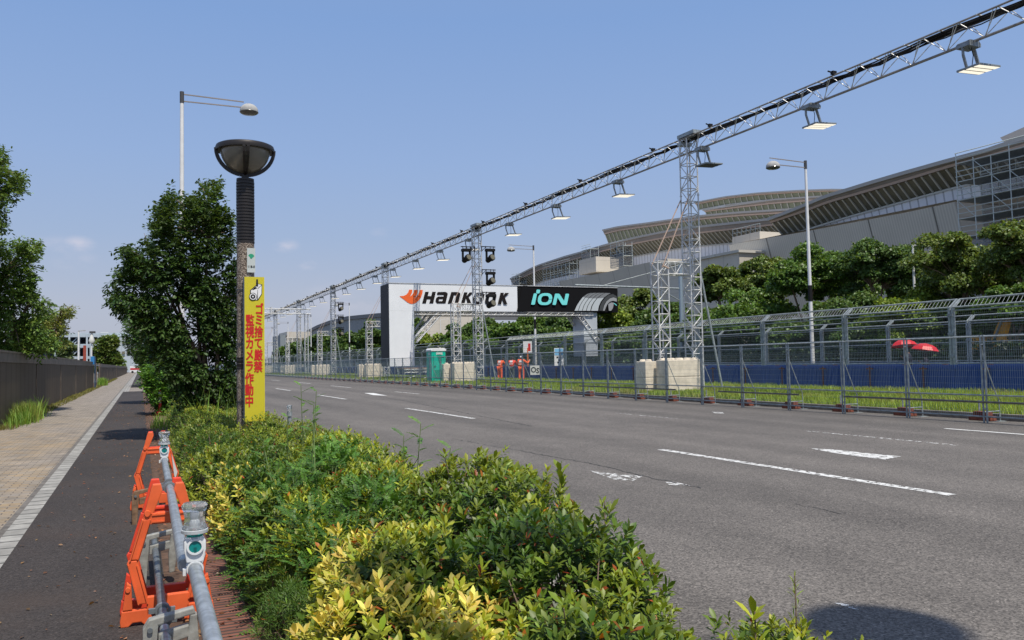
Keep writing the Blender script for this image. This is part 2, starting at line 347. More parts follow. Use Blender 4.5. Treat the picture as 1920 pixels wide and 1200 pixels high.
def marking(name, pts, wear, label=None):
    b = MB().poly([(p[0], p[1], .004) for p in pts]); o = b.build(name, PAINT)
    a = o.data.attributes.new('wear', 'FLOAT', 'POINT'); a.data.foreach_set('value', [wear]*len(o.data.vertices)); return tag(o, kind='structure')
def dash(x, y0, y1, w_=.15, wear=.43):
    g = random.Random(int(x*100+y0*7)); n = max(4, int((y1-y0)/.35)); A = []; B_ = []
    for i in range(n+1): y = y0+(y1-y0)*i/n; A.append((x-w_/2+g.uniform(-.006, .006), y)); B_.append((x+w_/2+g.uniform(-.006, .006), y))
    marking('lane_marking', A+B_[::-1], wear)
dash(8.30, 6.5, 12.2); dash(8.55, 21.7, 28.2); dash(8.55, 37.5, 44, .15, .42); dash(8.6, 53, 59, .15, .42); dash(8.6, 69, 75)
dash(13.0, 55.5, 62); dash(13.0, 40.5, 45, .15, .46); dash(13.2, 71, 77); dash(13.2, 88, 94)
dash(15.42, 10.2, 12.2, .12, .37); dash(15.42, 4, 8, .12, .37); dash(12.8, 9.9, 13.4, .1, .5); dash(12.8, 18, 21, .1, .52)
marking('arrow_marking', [G(*q)[:2] for q in ((1520, 841), (1560, 843), (1645, 852), (1690, 856), (1660, 862), (1610, 856), (1560, 849))], .425)
marking('arrow_marking', [G(*q)[:2] for q in ((683, 737), (700, 737), (726, 742), (700, 741))], .34)
marking('worn_marking', [G(*q)[:2] for q in ((1102, 882), (1150, 888), (1205, 893), (1185, 903), (1150, 899))], .50)
marking('worn_marking', [G(*q)[:2] for q in ((1248, 904), (1270, 905), (1295, 911), (1255, 910))], .47)
marking('worn_marking', [G(*q)[:2] for q in ((1552, 1128), (1600, 1136), (1620, 1146), (1600, 1143))], .50)
marking('worn_marking', [G(*q)[:2] for q in ((1335, 772), (1355, 773), (1358, 776), (1340, 775))], .47)
# cracks in the asphalt
CRK = mat('crack_tar', (.022, .022, .022), .8)
def crack(pts, w_, seed):
    g = random.Random(seed); P = [Vector((*G(*q)[:2], .003)) for q in pts]; b = MB(); pl = []
    for a, c in zip(P[:-1], P[1:]):
        n = max(2, int((c-a).length/.12))
        for i in range(n): pl.append(a.lerp(c, i/n)+Vector((g.uniform(-.03, .03), g.uniform(-.03, .03), 0)))
    for a, c in zip(pl[:-1], pl[1:]):
        d = (c-a); q = Vector((-d.y, d.x, 0)).normalized()*w_*g.uniform(.3, 1)/2; b.poly([a-q, a+q, c+q, c-q])
    tag(b.build('road_crack', CRK), kind='structure')
crack([(850, 823), (1000, 850), (1120, 872), (1225, 897), (1330, 918)], .03, 1)
crack([(1490, 945), (1540, 955), (1590, 968)], .012, 2)
crack([(620, 727), (760, 752), (1000, 800)], .05, 3)
# ================================================================ BUILDINGS
GLASSG = mat('green_glass', (.22, .24, .16), .45, 0, .15, .5, 0, .3)
GLASSD = mat('dark_glass', (.15, .14, .10), .45, 0, .2, .5, 0, .3)
FASC = mat('brown_fascia', (.25, .22, .20), .6, .0, .08, 1)
FASCL = mat('light_roof_edge', (.42, .40, .37), .6, 0)
SOFF = mat('soffit_cladding', (.50, .39, .33), .7)
MULL = mat('mullion_metal', (.50, .49, .44), .5, .3)
def panel_mat(name, col, bx, bz, dark=.6, var=.06, axis='yz', rib=0):
    """wall cladding with panel joints: joints run along world y (or x) and z"""
    m = bpy.data.materials.new(name); m.use_nodes = True; t = m.node_tree; p = t.nodes['Principled BSDF']; L = t.links
    c = t.nodes.new('ShaderNodeTexCoord'); sx_ = t.nodes.new('ShaderNodeSeparateXYZ'); L.new(c.outputs['Object'], sx_.inputs[0])
    h = sx_.outputs[1] if axis == 'yz' else sx_.outputs[0]
    def joint(v, per, wd):
        f = nmath('FRACT', nmath('DIVIDE', v, per, t), None, t); return nmath('LESS_THAN', f, (wd*1.6)/per, t)
    j = joint(h, bx, .12) if bx else None
    if bz: k = joint(sx_.outputs[2], bz, .07); j = k if j is None else nmath('MAXIMUM', j, k, t)
    n = t.nodes.new('ShaderNodeTexNoise'); n.inputs['Scale'].default_value = .35; n.inputs['Detail'].default_value = 7; L.new(c.outputs['Object'], n.inputs['Vector'])
    r = t.nodes.new('ShaderNodeMapRange'); L.new(n.outputs['Fac'], r.inputs['Value']); r.inputs['From Min'].default_value = .3; r.inputs['From Max'].default_value = .7; r.inputs['To Min'].default_value = 1-var; r.inputs['To Max'].default_value = 1+var
    v = r.outputs[0]
    if j is not None: v = nmath('MULTIPLY', v, nmath('SUBTRACT', 1.0, nmath('MULTIPLY', j, 1-dark, t), t), t)
    if rib:
        f = nmath('SINE', nmath('MULTIPLY', h, 2*math.pi/rib, t), None, t); v = nmath('MULTIPLY', v, nmath('ADD', nmath('MULTIPLY', f, .10, t), 1.0, t), t)
    s_ = t.nodes.new('ShaderNodeVectorMath'); s_.operation = 'SCALE'; s_.inputs[0].default_value = col; L.new(v, s_.inputs['Scale']); L.new(s_.outputs[0], p.inputs['Base Color'])
    p.inputs['Roughness'].default_value = .65; return m
WPAN = panel_mat('white_metal_panels', (.80, .80, .82), 1.05, 0)
GPAN = panel_mat('grey_ribbed_panels', (.54, .52, .47), 8.4, 0, .30, .05, 'yz', .34)
GPAN2 = panel_mat('grey_flat_panels', (.50, .48, .43), 5.5, 0, .7, .05)
BEIGE = panel_mat('beige_tile_wall', (.54, .50, .43), 3.2, 2.2, .85, .04)
BEIGEX = panel_mat('beige_tile_wall_x', (.54, .50, .43), 3.2, 2.2, .85, .04, 'xz')
def line_on(pts, X):
    """pixel polyline -> (Y, z) samples on the plane x = X, sorted by Y"""
    q = [PX(x, y, X) for x, y in pts]; q = sorted([(p[1], p[2]) for p in q]); return np.array(q)
def zat(l, Y): return np.interp(Y, l[:, 0], l[:, 1])
def zext(l, Y):
    if Y < l[0, 0]: s = (l[1, 1]-l[0, 1])/(l[1, 0]-l[0, 0]); return l[0, 1]+s*(Y-l[0, 0])
    if Y > l[-1, 0]: s = (l[-1, 1]-l[-2, 1])/(l[-1, 0]-l[-2, 0]); return l[-1, 1]+s*(Y-l[-1, 0])
    return zat(l, Y)
def band(b, la, Xa, lb, Xb, Y0, Y1, th=.35, n=24):
    """a wall strip between two height curves, with real thickness (towards +x)"""
    ys = np.linspace(Y0, Y1, n+1)
    A = [(Xa, y, zext(la, y)) for y in ys]; B = [(Xb, y, zext(lb, y) if lb is not None else 0) for y in ys]
    for i in range(n): b.poly([A[i], A[i+1], B[i+1], B[i]])
    for i in range(n): b.poly([(A[i][0]+th, *A[i][1:]), (B[i][0]+th, *B[i][1:]), (B[i+1][0]+th, *B[i+1][1:]), (A[i+1][0]+th, *A[i+1][1:])])
    for i in (0, n): b.poly([A[i], B[i], (B[i][0]+th, *B[i][1:]), (A[i][0]+th, *A[i][1:])])
def roof_slab(b, l, X, Y0, Y1, depth, th, n=24, rise=0.0):
    ys = np.linspace(Y0, Y1, n+1)
    for i in range(n):
        y0, y1 = ys[i], ys[i+1]; z0, z1 = zext(l, y0), zext(l, y1)
        b.poly([(X, y0, z0), (X, y1, z1), (X+depth, y1, z1+rise), (X+depth, y0, z0+rise)])
        b.poly([(X, y0, z0-th), (X+depth, y0, z0-th+rise), (X+depth, y1, z1-th+rise), (X, y1, z1-th)])
        b.poly([(X, y0, z0), (X, y0, z0-th), (X, y1, z1-th), (X, y1, z1)])
    for y in (Y0, Y1): z = zext(l, y); b.poly([(X, y, z), (X+depth, y, z+rise), (X+depth, y, z-th+rise), (X, y, z-th)])
def hall_tier(root, X, top, fbot, wbot, Y0, Y1, glass, nm, lean=2.2, depth=30, edge=.4, mw=.16, rise=0.0):
    off = root.location
    lt, lf, lw = line_on(top, X), line_on(fbot, X), line_on(wbot, X+lean); lf[:, 1] += .3*edge/.4; lw[:, 1] -= .38*edge/.4
    b = MB(); roof_slab(b, lt, X-.25, Y0, Y1, depth, edge, rise=rise); b.build('roof', FASCL, root, off=off)
    b = MB(); ltop = lt.copy(); ltop[:, 1] -= edge+.02; band(b, ltop, X, lf, X+.15, Y0, Y1); b.build('fascia', FASC, root, off=off)
    b = MB(); lf2 = lf.copy(); lf2[:, 1] -= .02; ls = lf2.copy(); ls[:, 1] -= .28; band(b, lf2, X+.2, ls, X+.3, Y0, Y1); b.build('soffit', SOFF, root, off=off)
    b = MB(); lg = ls.copy(); lg[:, 1] -= .01; band(b, lg, X+.55, lw, X+lean+.2, Y0, Y1, .2); wb = b.build('window_band', glass, root, off=off)
    b = MB(); ys = np.linspace(Y0+.3, Y1-.3, nm)
    for y in ys: b.bar((X+.45, y, zext(lg, y)), (X+lean+.1, y, zext(lw, y)), mw, .18, up=(0, 1, 0))
    b.bar((X+lean+.08, Y0, zext(lw, Y0)), (X+lean+.08, Y0, zext(lw, Y0)+.01), .1, .1)
    ys = np.linspace(Y0, Y1, 25)
    for a, c in zip(ys[:-1], ys[1:]): b.bar((X+lean+.05, a, zext(lw, a)), (X+lean+.05, c, zext(lw, c)), .2, .2)
    b.build('mullion', MULL, wb, off=None if False else off)
    return lw
def Yof(x, X): return PX(x, 600, X)[1]
# --- right wing
X1 = 75.0
rw = thing('convention_hall', 'grey exhibition hall wing with curved roof, slanted windows and ribbed wall on the right', 'building', (X1, 60, 0))
topR = [(1445,407),(1475,396),(1500,386),(1550,365),(1600,350),(1625,342),(1700,320),(1775,299),(1850,279),(1882,268),(1925,254)]
fasR = [(1445,417),(1500,399),(1550,380),(1600,366),(1700,337),(1775,314),(1850,295),(1925,272)]
winR = [(1445,446),(1470,438),(1500,429),(1550,413),(1600,398),(1700,370),(1775,349),(1812,340),(1925,312)]
Y0, Y1 = Yof(1990, X1), Yof(1447, X1)
lwR = hall_tier(rw, X1, topR, fasR, winR, Y0, Y1, GLASSD, 38)
wpR = line_on([(1470,441),(1500,434),(1600,415),(1700,396),(1775,380),(1812,372),(1925,352)], X1+2.6)
b = MB(); l2 = lwR.copy(); l2[:, 1] -= .05; band(b, l2, X1+2.3, wpR, X1+2.5, Y0, Yof(1470, X1+2.5)); b.build('white_wall_band', WPAN, rw, off=rw.location)
gtop = line_on([(1370,459),(1440,446),(1500,436),(1600,417),(1700,398),(1775,382),(1800,376)], X1+.6)
b = MB(); Yg0, Yg1 = Yof(1800, X1+.6), Yof(1371, X1+.6); gb = gtop.copy(); gb[:, 1] = 0
band(b, gtop, X1+.6, gb, X1+5.5, Yg0, Yg1, .6); b.build('ribbed_wall', GPAN, rw, off=rw.location)
b = MB(); z0 = zext(gtop, Yg0)
b.poly([(X1+.7, Yg0-.02, z0), (X1+9, Yg0-.02, z0), (X1+9, Yg0-.02, 0), (X1+5.6, Yg0-.02, 0)]); b.poly([(X1+.7, Yg0-.2, z0+.2), (X1+9, Yg0-.2, z0+.2), (X1+9, Yg1, zext(gtop, Yg1)), (X1+.7, Yg1, zext(gtop, Yg1))])
b.box((X1+8.8, Y0-20, 0), (X1+9.6, Yg0, z0)); b.build('side_wall', BEIGE, rw, off=rw.location)
b = MB(); b.box((X1+3, Yg1, 0), (X1+30, Yg1+.6, zext(gtop, Yg1)-.3)); b.build('end_wall', BEIGEX, rw, off=rw.location)
# upper roof corner at the right edge
b = MB(); pts = [PX(x, y, 86) for x, y in ((1875,258),(1925,236),(1990,208),(1990,232),(1925,257),(1884,268))]
b.prism(pts, (12, 0, 0)); b.build('upper_roof', FASCL, rw, off=rw.location)
# --- middle hall: long curved roof
X2 = 92.0
mh_ = thing('convention_hall', 'long central exhibition hall whose curved roof falls away to the left behind the banner gantry', 'building', (X2, 120, 0))
topM = [(959,521),(1005,498),(1059,480),(1092,471),(1141,456),(1200,442),(1265,429),(1340,420),(1443,409),(1480,404)]
fasM = [(962,529),(1005,508),(1059,491),(1092,482),(1141,468),(1200,455),(1265,443),(1340,434),(1443,423),(1480,419)]
winM = [(972,542),(1001,530),(1070,506),(1110,494),(1175,480),(1278,461),(1340,455),(1400,449),(1480,440)]
Y0, Y1 = Yof(1500, X2), Yof(959, X2)
lwM = hall_tier(mh_, X2, topM, fasM, winM, Y0, Y1, GLASSD, 92, 2.6, mw=.14)
wpM = line_on([(985,548),(1050,530),(1144,508),(1178,498),(1250,482),(1340,488),(1400,490),(1500,490)], X2+2.9)
b = MB(); l2 = lwM.copy(); l2[:, 1] -= .05; wpM[:, 1] -= 1.2; band(b, l2, X2+2.8, wpM, X2+2.9, Y0, Yof(985, X2+3)); b.build('white_wall_band', WPAN, mh_, off=mh_.location)
gM = line_on([(1050,527),(1144,509),(1178,500),(1254,484)], X2-9); gb = gM.copy(); gb[:, 1] = 0
b = MB(); Yg0, Yg1 = Yof(1254, X2-9), Yof(1050, X2-9); band(b, gM, X2-9, gb, X2-4, Yg0, Yg1, .6); b.build('grey_wall', GPAN2, mh_, off=mh_.location)
b = MB()
for i in range(12):
    y0 = Yg0+(Yg1-Yg0)*i/12; y1 = Yg0+(Yg1-Yg0)*(i+1)/12; b.poly([(X2-8.9, y0, zext(gM, y0)-.02), (X2+3, y0, zext(gM, y0)-.02), (X2+3, y1, zext(gM, y1)-.02), (X2-8.9, y1, zext(gM, y1)-.02)])
b.poly([(X2-9, Yg0-.03, zext(gM, Yg0)), (X2+4, Yg0-.03, zext(gM, Yg0)), (X2+4, Yg0-.03, 0), (X2-4, Yg0-.03, 0)]); b.build('lit_end_wall', BEIGEX, mh_, off=mh_.location)
b = MB(); b.box((X2+3.4, Y0-2, 0), (X2+28, Y1, 10)); b.build('core_wall', BEIGE, mh_, off=mh_.location)
# rooftop block in front of the middle hall
def px_box(x0, x1, yt, yb, X, dep, xs=None):
    a, c = Yof(x1, X), Yof(x0, X); z1 = PX((x0+x1)/2, yt, X)[2]; z0 = PX((x0+x1)/2, yb, X)[2]
    return (X, a, z0), (X+dep, c, z1)
b = MB(); b.box(*px_box(1088, 1120, 484, 512, X2-6, 9)); b.build('plant_room', BEIGE, mh_, off=mh_.location)
b = MB(); q = px_box(1378, 1430, 438, 452, X2-14, 10); b.box(*q); b.build('roof_terrace', BEIGE, mh_, off=mh_.location)
b = MB(); (xa, ya, za), (xb, yb, zb) = q
for i in range(7): y = ya+(yb-ya)*i/6; b.tube((xa+.1, y, zb), (xa+.1, y, zb+1.1), .05, 4)
for z in (.5, 1.1): b.tube((xa+.1, ya, zb+z), (xa+.1, yb, zb+z), .05, 4)
b.build('railing', GALV, mh_, off=mh_.location)
# --- upper tiers of the middle hall
ut = thing('convention_hall', 'upper stepped roofs with pale window frames rising behind the central exhibition hall', 'building', (X2+10, 120, 0))
t3 = [(1133,430),(1160,424),(1222,416),(1306,404),(1381,397),(1478,391),(1540,386)]
f3 = [(1140,437),(1160,432),(1222,424),(1306,412),(1381,405),(1478,399),(1540,394)]
w3 = [(1146,456),(1200,444),(1265,433),(1340,424),(1443,412),(1540,404)]
hall_tier(ut, X2+8, t3, f3, w3, Yof(1600, X2+8), Yof(1135, X2+8), GLASSG, 46, 1.4, 26, .35, .24)
t4 = [(1325,392),(1381,383),(1450,373),(1520,368),(1600,364)]; f4 = [(1325,396),(1381,389),(1450,381),(1520,376),(1600,372)]; w4 = [(1325,404),(1381,399),(1450,393),(1520,388),(1600,384)]
hall_tier(ut, X2+20, t4, f4, w4, Yof(1640, X2+20), Yof(1325, X2+20), GLASSG, 26, .8, 24, .3, .18)
t5 = [(1308,378),(1360,368),(1420,361),(1500,356),(1560,354),(1640,355)]; f5 = [(1308,382),(1360,372),(1420,365),(1500,360),(1560,358),(1640,359)]; w5 = [(1312,391),(1360,382),(1420,374),(1500,368),(1560,366),(1640,366)]
hall_tier(ut, X2+32, t5, f5, w5, Yof(1690, X2+32), Yof(1309, X2+32), GLASSG, 30, .8, 22, .3, .2)
b = MB(); b.box((X2+33.5, Yof(1690, X2+32), 0), (X2+50, Yof(1330, X2+32), 20)); b.build('core_wall', BEIGE, ut, off=ut.location)
# low lit wall behind the trees beside the near tower
lb_ = thing('service_building', 'low beige annex with flat roof lit by the sun behind the near tower', 'building', (66, 80, 0))
a, c = px_box(1254, 1390, 486, 690, 72, 14); b = MB().box((72, a[1], 0), (86, c[1], PX(1300, 490, 72)[2])); b.build('wall', BEIGE, lb_, off=lb_.location)
b = MB().box((71.7, a[1]-.3, PX(1300, 490, 72)[2]+.003), (86.3, c[1]+.3, PX(1300, 490, 72)[2]+.35)); b.build('roof', GPAN2, lb_, off=lb_.location)
# ---------------------------------------------------------------- scaffolds
NET = bpy.data.materials.new('scaffold_net'); NET.use_nodes = True; t_ = NET.node_tree; p_ = t_.nodes['Principled BSDF']; p_.inputs['Base Color'].default_value = (.17, .19, .22, 1)
tr_ = t_.nodes.new('ShaderNodeBsdfTransparent'); ms_ = t_.nodes.new('ShaderNodeMixShader'); ms_.inputs[0].default_value = .30
t_.links.new(tr_.outputs[0], ms_.inputs[1]); t_.links.new(p_.outputs[0], ms_.inputs[2]); t_.links.new(ms_.outputs[0], t_.nodes['Material Output'].inputs[0])
SCAF = mat('scaffold_tube', (.50, .55, .54), .45, .2)
def scaffold(label, X, Ya, Yb, z0, z1, dep=1.8, bay=1.8, lift=1.9, net=True, group='scaffolds against the exhibition halls', seed=1):
    g = random.Random(seed); t = thing('scaffold', label, 'scaffold', (X, Ya, 0), group=group); b = MB(); d = MB()
    n = max(1, round((Yb-Ya)/bay)); m_ = max(1, round((z1-z0)/lift)); bay = (Yb-Ya)/n; lift = (z1-z0)/m_
    for i in range(n+1):
        for x in (0, dep): b.tube((x, i*bay, z0), (x, i*bay, z1+g.uniform(0, 1)), .05, 4)
        for k in range(m_+1): b.tube((0, i*bay, z0+k*lift), (dep, i*bay, z0+k*lift), .04, 4)
    for k in range(m_+1):
        z = z0+k*lift
        for x in (0, dep):
            for e in (0, .5, 1.0):
                if e and (k == m_ and x == dep): continue
                b.tube((x, -.1, z+e), (x, Yb-Ya+.1, z+e), .045, 4)
        if k: d.box((.08, 0, z-.06), (dep-.08, Yb-Ya, z))
    for i in range(n):
        for k in range(m_):
            if g.random() < .5: b.tube((0, i*bay, z0+k*lift), (0, (i+1)*bay, z0+(k+1)*lift), .035, 4)
            elif net and g.random() < .2: d.bar((dep/2, i*bay+.2, z0+k*lift), (dep/2, (i+1)*bay-.1, z0+(k+1)*lift), .5, .06)
    b.build('frame_tubes', SCAF, t); d.build('deck_boards', GALVD, t)
    if net:
        MB().box((dep+.10, -.12, z0), (dep+.13, Yb-Ya+.1, z1)).build('safety_net', NET, t); MB().box((-.12, -.12, z0), (-.09, Yb-Ya, z0+(z1-z0)*.62)).build('safety_net', NET, t)
    return t
zt = PX(1860, 285, 71)[2]
scR = scaffold('large netted scaffold of tubes and decks at the right end of the hall wing', 70.5, Yof(1990, 71), Yof(1813, 71), 0, zt-.4, 3.4, 1.9, 1.75, True, seed=3)
scaffold('netted scaffold with its top by the pale upper windows of the central hall', X2-8, Yof(1172, X2-8), Yof(1148, X2-8), PX(1160, 500, X2-8)[2], PX(1160, 462, X2-8)[2], 2, 1.9, 1.9, seed=5)
scaffold('wide open scaffold under the falling roof left of the rooftop block', X2-4, Yof(1070, X2-4), Yof(1020, X2-4), PX(1045, 535, X2-4)[2], PX(1045, 499, X2-4)[2], 2, 1.9, 1.9, False, seed=8)
scaffold('small netted scaffold at the far left tip of the central hall roof', X2-1, Yof(975, X2-1), Yof(961, X2-1), PX(965, 545, X2-1)[2], PX(965, 521, X2-1)[2], 2, 1.9, 1.9, seed=11)
scaffold('short netted scaffold standing on the rooftop block', X2-5, Yof(1110, X2-5), Yof(1094, X2-5), PX(1100, 486, X2-5)[2], PX(1100, 468, X2-5)[2], 2, 1.9, 1.9, seed=12)
# --- far arched hall and others
FARG = panel_mat('far_grey_cladding', (.20, .23, .25), 14, 4, .9, .05)
fh = thing('arched_hall', 'distant grey hall with a dark curved roof seen left of the banner gantry', 'building', (150, 500, 0))
XF = 120
lt = line_on([(577,620),(596,610),(620,601),(653,593),(713,587),(776,586),(830,590)], XF); Ya, Yb = Yof(835, XF), Yof(577, XF)
b = MB(); roof_slab(b, lt, XF-1, Ya, Yb, 80, 2.2, 30); b.build('roof', mat('far_dark_roof', (.12, .125, .13), .6), fh, off=fh.location)
lb0 = lt.copy(); lb0[:, 1] = 0; l3 = lt.copy(); l3[:, 1] -= 2.25; b = MB(); band(b, l3, XF, lb0, XF, Ya, Yb, 1, 30); b.build('wall', FARG, fh, off=fh.location)
bx = thing('office_block', 'distant beige box building at the left foot of the grey arched hall', 'building', (100, 640, 0))
a = PY(538, 622, 640); c = PY(579, 620, 640); b = MB().box((a[0], 640, 0), (c[0]+3, 680, a[2])); b.build('wall', BEIGEX, bx, off=bx.location)
b = MB()
for i in range(5):
    x = a[0]+1.5+(c[0]-a[0])*i/5.2
    for z0_, z1_ in ((.72, .82), (.5, .6)): MB().box((x, 639.6, a[2]*z0_), (x+2, 639.9, a[2]*z1_)).build('window', GLASSD, bx, off=bx.location)
a = PY(533, 618, 641); b = MB().box((a[0]-3, 641, 0), (a[0]+1, 680, PY(533, 628, 641)[2])); b.build('side_block', FARG, bx, off=bx.location)
lw_ = thing('tiled_hall', 'pale beige tiled wall of a building seen through the gantry opening', 'building', (90, 230, 0))
a = PY(790, 566, 240); c = PY(870, 575, 240); b = MB().box((a[0], 240, 0), (c[0]+6, 250, a[2]+4)); b.build('wall', BEIGEX, lw_, off=lw_.location)
# --- blue-white multi-level building at the end of the path
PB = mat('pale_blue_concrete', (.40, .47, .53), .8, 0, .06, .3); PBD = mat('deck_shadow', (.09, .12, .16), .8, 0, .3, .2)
pk = thing('multilevel_building', 'pale blue multi-level building with dark open decks far beyond the wall', 'building', (-15, 330, 0))
def P3(x, y, Y=330): return PY(x, y, Y)
z = lambda y, x=150: P3(x, y)[2]
b = MB()
xl, xr = P3(60, 640)[0], P3(255, 640)[0]
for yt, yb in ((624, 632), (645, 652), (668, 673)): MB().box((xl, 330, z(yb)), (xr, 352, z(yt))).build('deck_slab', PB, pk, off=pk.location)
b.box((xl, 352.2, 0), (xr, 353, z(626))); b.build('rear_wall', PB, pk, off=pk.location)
b = MB().box((xl, 349, 0), (xr, 350.5, z(626))); b.build('deck_shade_wall', PBD, pk, off=pk.location)  # dark backing sheet whose colour stands for the shade inside the open decks
b = MB()
for x in (72, 104, 113, 130, 148, 163, 170, 184): q = P3(x, 640)[0]; MB().box((q-.28, 329.6, 0), (q+.28, 331, z(626))).build('column', PB, pk, off=pk.location)
for x in (117, 132, 138): q = P3(x, 640)[0]; b.bar((q, 331, z(645)), (q+2.2, 331, z(632)), .35, .35); b.bar((q, 331, z(664)), (q+2.2, 331, z(652)), .35, .35)
b.build('diagonal_strut', PB, pk, off=pk.location)
b = MB(); q0, q1 = P3(205, 640)[0], P3(262, 640)[0]; b.box((q0, 328, 0), (q1+6, 352, z(633, 230)));
b.build('closed_wing', panel_mat('pale_blue_panels', (.42, .48, .53), 3, 2.4, .8, .05, 'xz'), pk, off=pk.location)
b = MB()
for i in range(7):
    x = q0+1.2+i*1.5
    for w1_, z0_, z1_ in ((.7, z(645, 230), z(641, 230)), (.9, z(664, 230), z(659, 230))): MB().box((x, 327.6, z0_), (x+w1_, 327.9, z1_)).build('window', GLASSD, pk, off=pk.location)
b = MB(); q = P3(187, 640)[0]; b.box((q, 335, z(628)), (q+2.6, 340, z(622, 190))); b.box((q-2.6, 335, z(628)), (q, 340, z(627, 185)+.4)); b.build('roof_plant', mat('white_plaster', (.6, .6, .58), .8), pk, off=pk.location)
q = P3(160, 650)[0]; b = MB().box((q-.5, 327, 0), (q+.4, 328, z(648, 160))); rb = b.build('advertising_pillar', mat('brick_red', (.28, .05, .03), .8)); tag(rb, 'brown red vertical pillar sign in front of the pale blue building', 'sign')
# ================================================================ STREET THINGS
# --- boundary wall along the path
WALLM = panel_mat('bronze_panels', (.096, .074, .05), 1.0, 0, .72, .16); WALLM.node_tree.nodes['Principled BSDF'].inputs['Roughness'].default_value = .6; WALLM.node_tree.nodes['Principled BSDF'].inputs['Specular IOR Level'].default_value = .15
CAPM = mat('bronze_cap', (.14, .11, .085), .5, .1, .3, 2.5)
def wall_section(y0, y1, z1, lab, X=-3.3, dx=0.0):
    t = thing('boundary_wall', lab, 'wall', (X, y0, .1), group='bronze wall sections along the path'); L = y1-y0
    b = MB().box((-.14, 0, 0), (0, L, z1-.36)); b.build('panel', WALLM, t)
    b = MB().box((-.16, 0, z1-.357), (.03, L, z1-.1)); b.build('cap', CAPM, t); MB().box((-.2, 0, z1-.097), (.05, L, z1-.04)).build('coping', CAPM, t)
    b = MB(); n = int(L//10)+1
    for i in range(n+1): y = min(L-.04, i*L/n); b.box((.001, y, 0), (.02, y+.04, z1-.365))
    b.build('joint_strip', CAPM, t); return t
wall_section(-6, 72.5, 2.08, 'long brown metal wall beside the path at the left edge of the photo')
wall_section(84, 140, 2.0, 'brown wall section just beyond the gate gap')
wall_section(141.5, 260, 2.0, 'farthest brown wall section ending at the parked red and white van')
gt = thing('gate', 'narrow gap gate with two horizontal bars between brown wall sections', 'gate', (-3.3, 72.6, .1))
b = MB()
for y in (.1, 5.5, 11.1): MB().box((-.1, y, 0), (.0, y+.25, 2.0)).build('gate_post', CAPM, gt)
b = MB()
for z_ in (.35, 1.75): MB().box((-.07, .1, z_), (-.03, 11.3, z_+.1)).build('gate_bar', GALV, gt)
po = thing('marker_post', 'navy post with a blue plate at its top beside the gate gap', 'post', (-3.2, 70.6, 0)); MB().box((.05, 0, .11), (.14, .12, 2.5)).build('pole', mat('navy_paint', (.02, .045, .09), .5), po); MB().box((-.22, -.01, 1.95), (.045, .03, 2.55)).build('plate', mat('blue_paint', (.03, .18, .42), .45), po)
# --- park lamp with bowl head
LX, LY = 1.35, 12.05
pl = thing('park_lamp', 'park lamp with dark bowl head on a ribbed and pebble-stone post behind the near shrubs', 'street lamp', (LX, LY, .1))
PEB = bpy.data.materials.new('pebble_concrete'); PEB.use_nodes = True; t_ = PEB.node_tree; vo = t_.nodes.new('ShaderNodeTexVoronoi'); vo.inputs['Scale'].default_value = 75
tcn = t_.nodes.new('ShaderNodeTexCoord'); t_.links.new(tcn.outputs['Object'], vo.inputs['Vector']); cr = t_.nodes.new('ShaderNodeValToRGB'); sc1 = t_.nodes.new('ShaderNodeSeparateColor'); t_.links.new(vo.outputs['Color'], sc1.inputs[0]); t_.links.new(sc1.outputs[0], cr.inputs[0])
cr.color_ramp.elements[0].color = (.05, .038, .03, 1); cr.color_ramp.elements[1].color = (.42, .36, .29, 1); cr.color_ramp.elements.new(.5).color = (.17, .13, .10, 1)
t_.links.new(cr.outputs[0], t_.nodes['Principled BSDF'].inputs['Base Color']); t_.nodes['Principled BSDF'].inputs['Roughness'].default_value = .85
bb = t_.nodes.new('ShaderNodeBump'); bb.inputs['Distance'].default_value = .01; bb.inputs['Strength'].default_value = .6; t_.links.new(vo.outputs['Distance'], bb.inputs['Height']); t_.links.new(bb.outputs[0], t_.nodes['Principled BSDF'].inputs['Normal'])
MB().lathe([(0, 0), (.125, 0), (.118, 3.22), (0, 3.22)], n=28).build('post', PEB, pl, smooth=True)
prof = [(0, 3.22), (.122, 3.22)]; z_ = 3.22
DRK = mat('dark_bronze', (.030, .026, .024), .42, .3)
while z_ < 4.08:
    prof += [(.124, z_), (.124, z_+.028), (.108, z_+.031), (.108, z_+.043)]; z_ += .044
prof += [(.12, z_), (.12, z_+.03), (.05, z_+.035), (.05, z_+.09), (0, z_+.09)]
MB().lathe(prof, n=28).build('ribbed_sleeve', DRK, pl, smooth=True)
MB().lathe([(.119, 1.46), (.126, 1.46), (.126, 1.48), (.12, 1.485), (.126, 1.50), (.126, 1.53), (.12, 1.535), (.126, 1.55), (.126, 1.58), (.12, 1.585), (.126, 1.60), (.126, 1.62), (.119, 1.62)], n=28).build('band', DRK, pl, smooth=True)
bz = z_+.085; RB = .39; HB = .37
bowl = [(0, bz+.02)]+[((RB-.055)*math.sin(a), bz+.02+(HB-.04)*(1-math.cos(a))) for a in np.linspace(.08, math.pi/2, 12)]+[(0, bz+HB-.015)]
bm_ = mat('smoked_glass', (.17, .16, .13), .22, 0, .1, 3, 0, .7)
MB().lathe(bowl, n=36).build('bowl', bm_, pl, smooth=True)
MB().lathe([(RB-.05, bz+HB-.03), (RB+.005, bz+HB-.035), (RB+.012, bz+HB), (RB, bz+HB+.035), (RB-.03, bz+HB+.05), (.15, bz+HB+.085), (0, bz+HB+.09)], n=40).build('rim', DRK, pl, smooth=True)
b = MB()
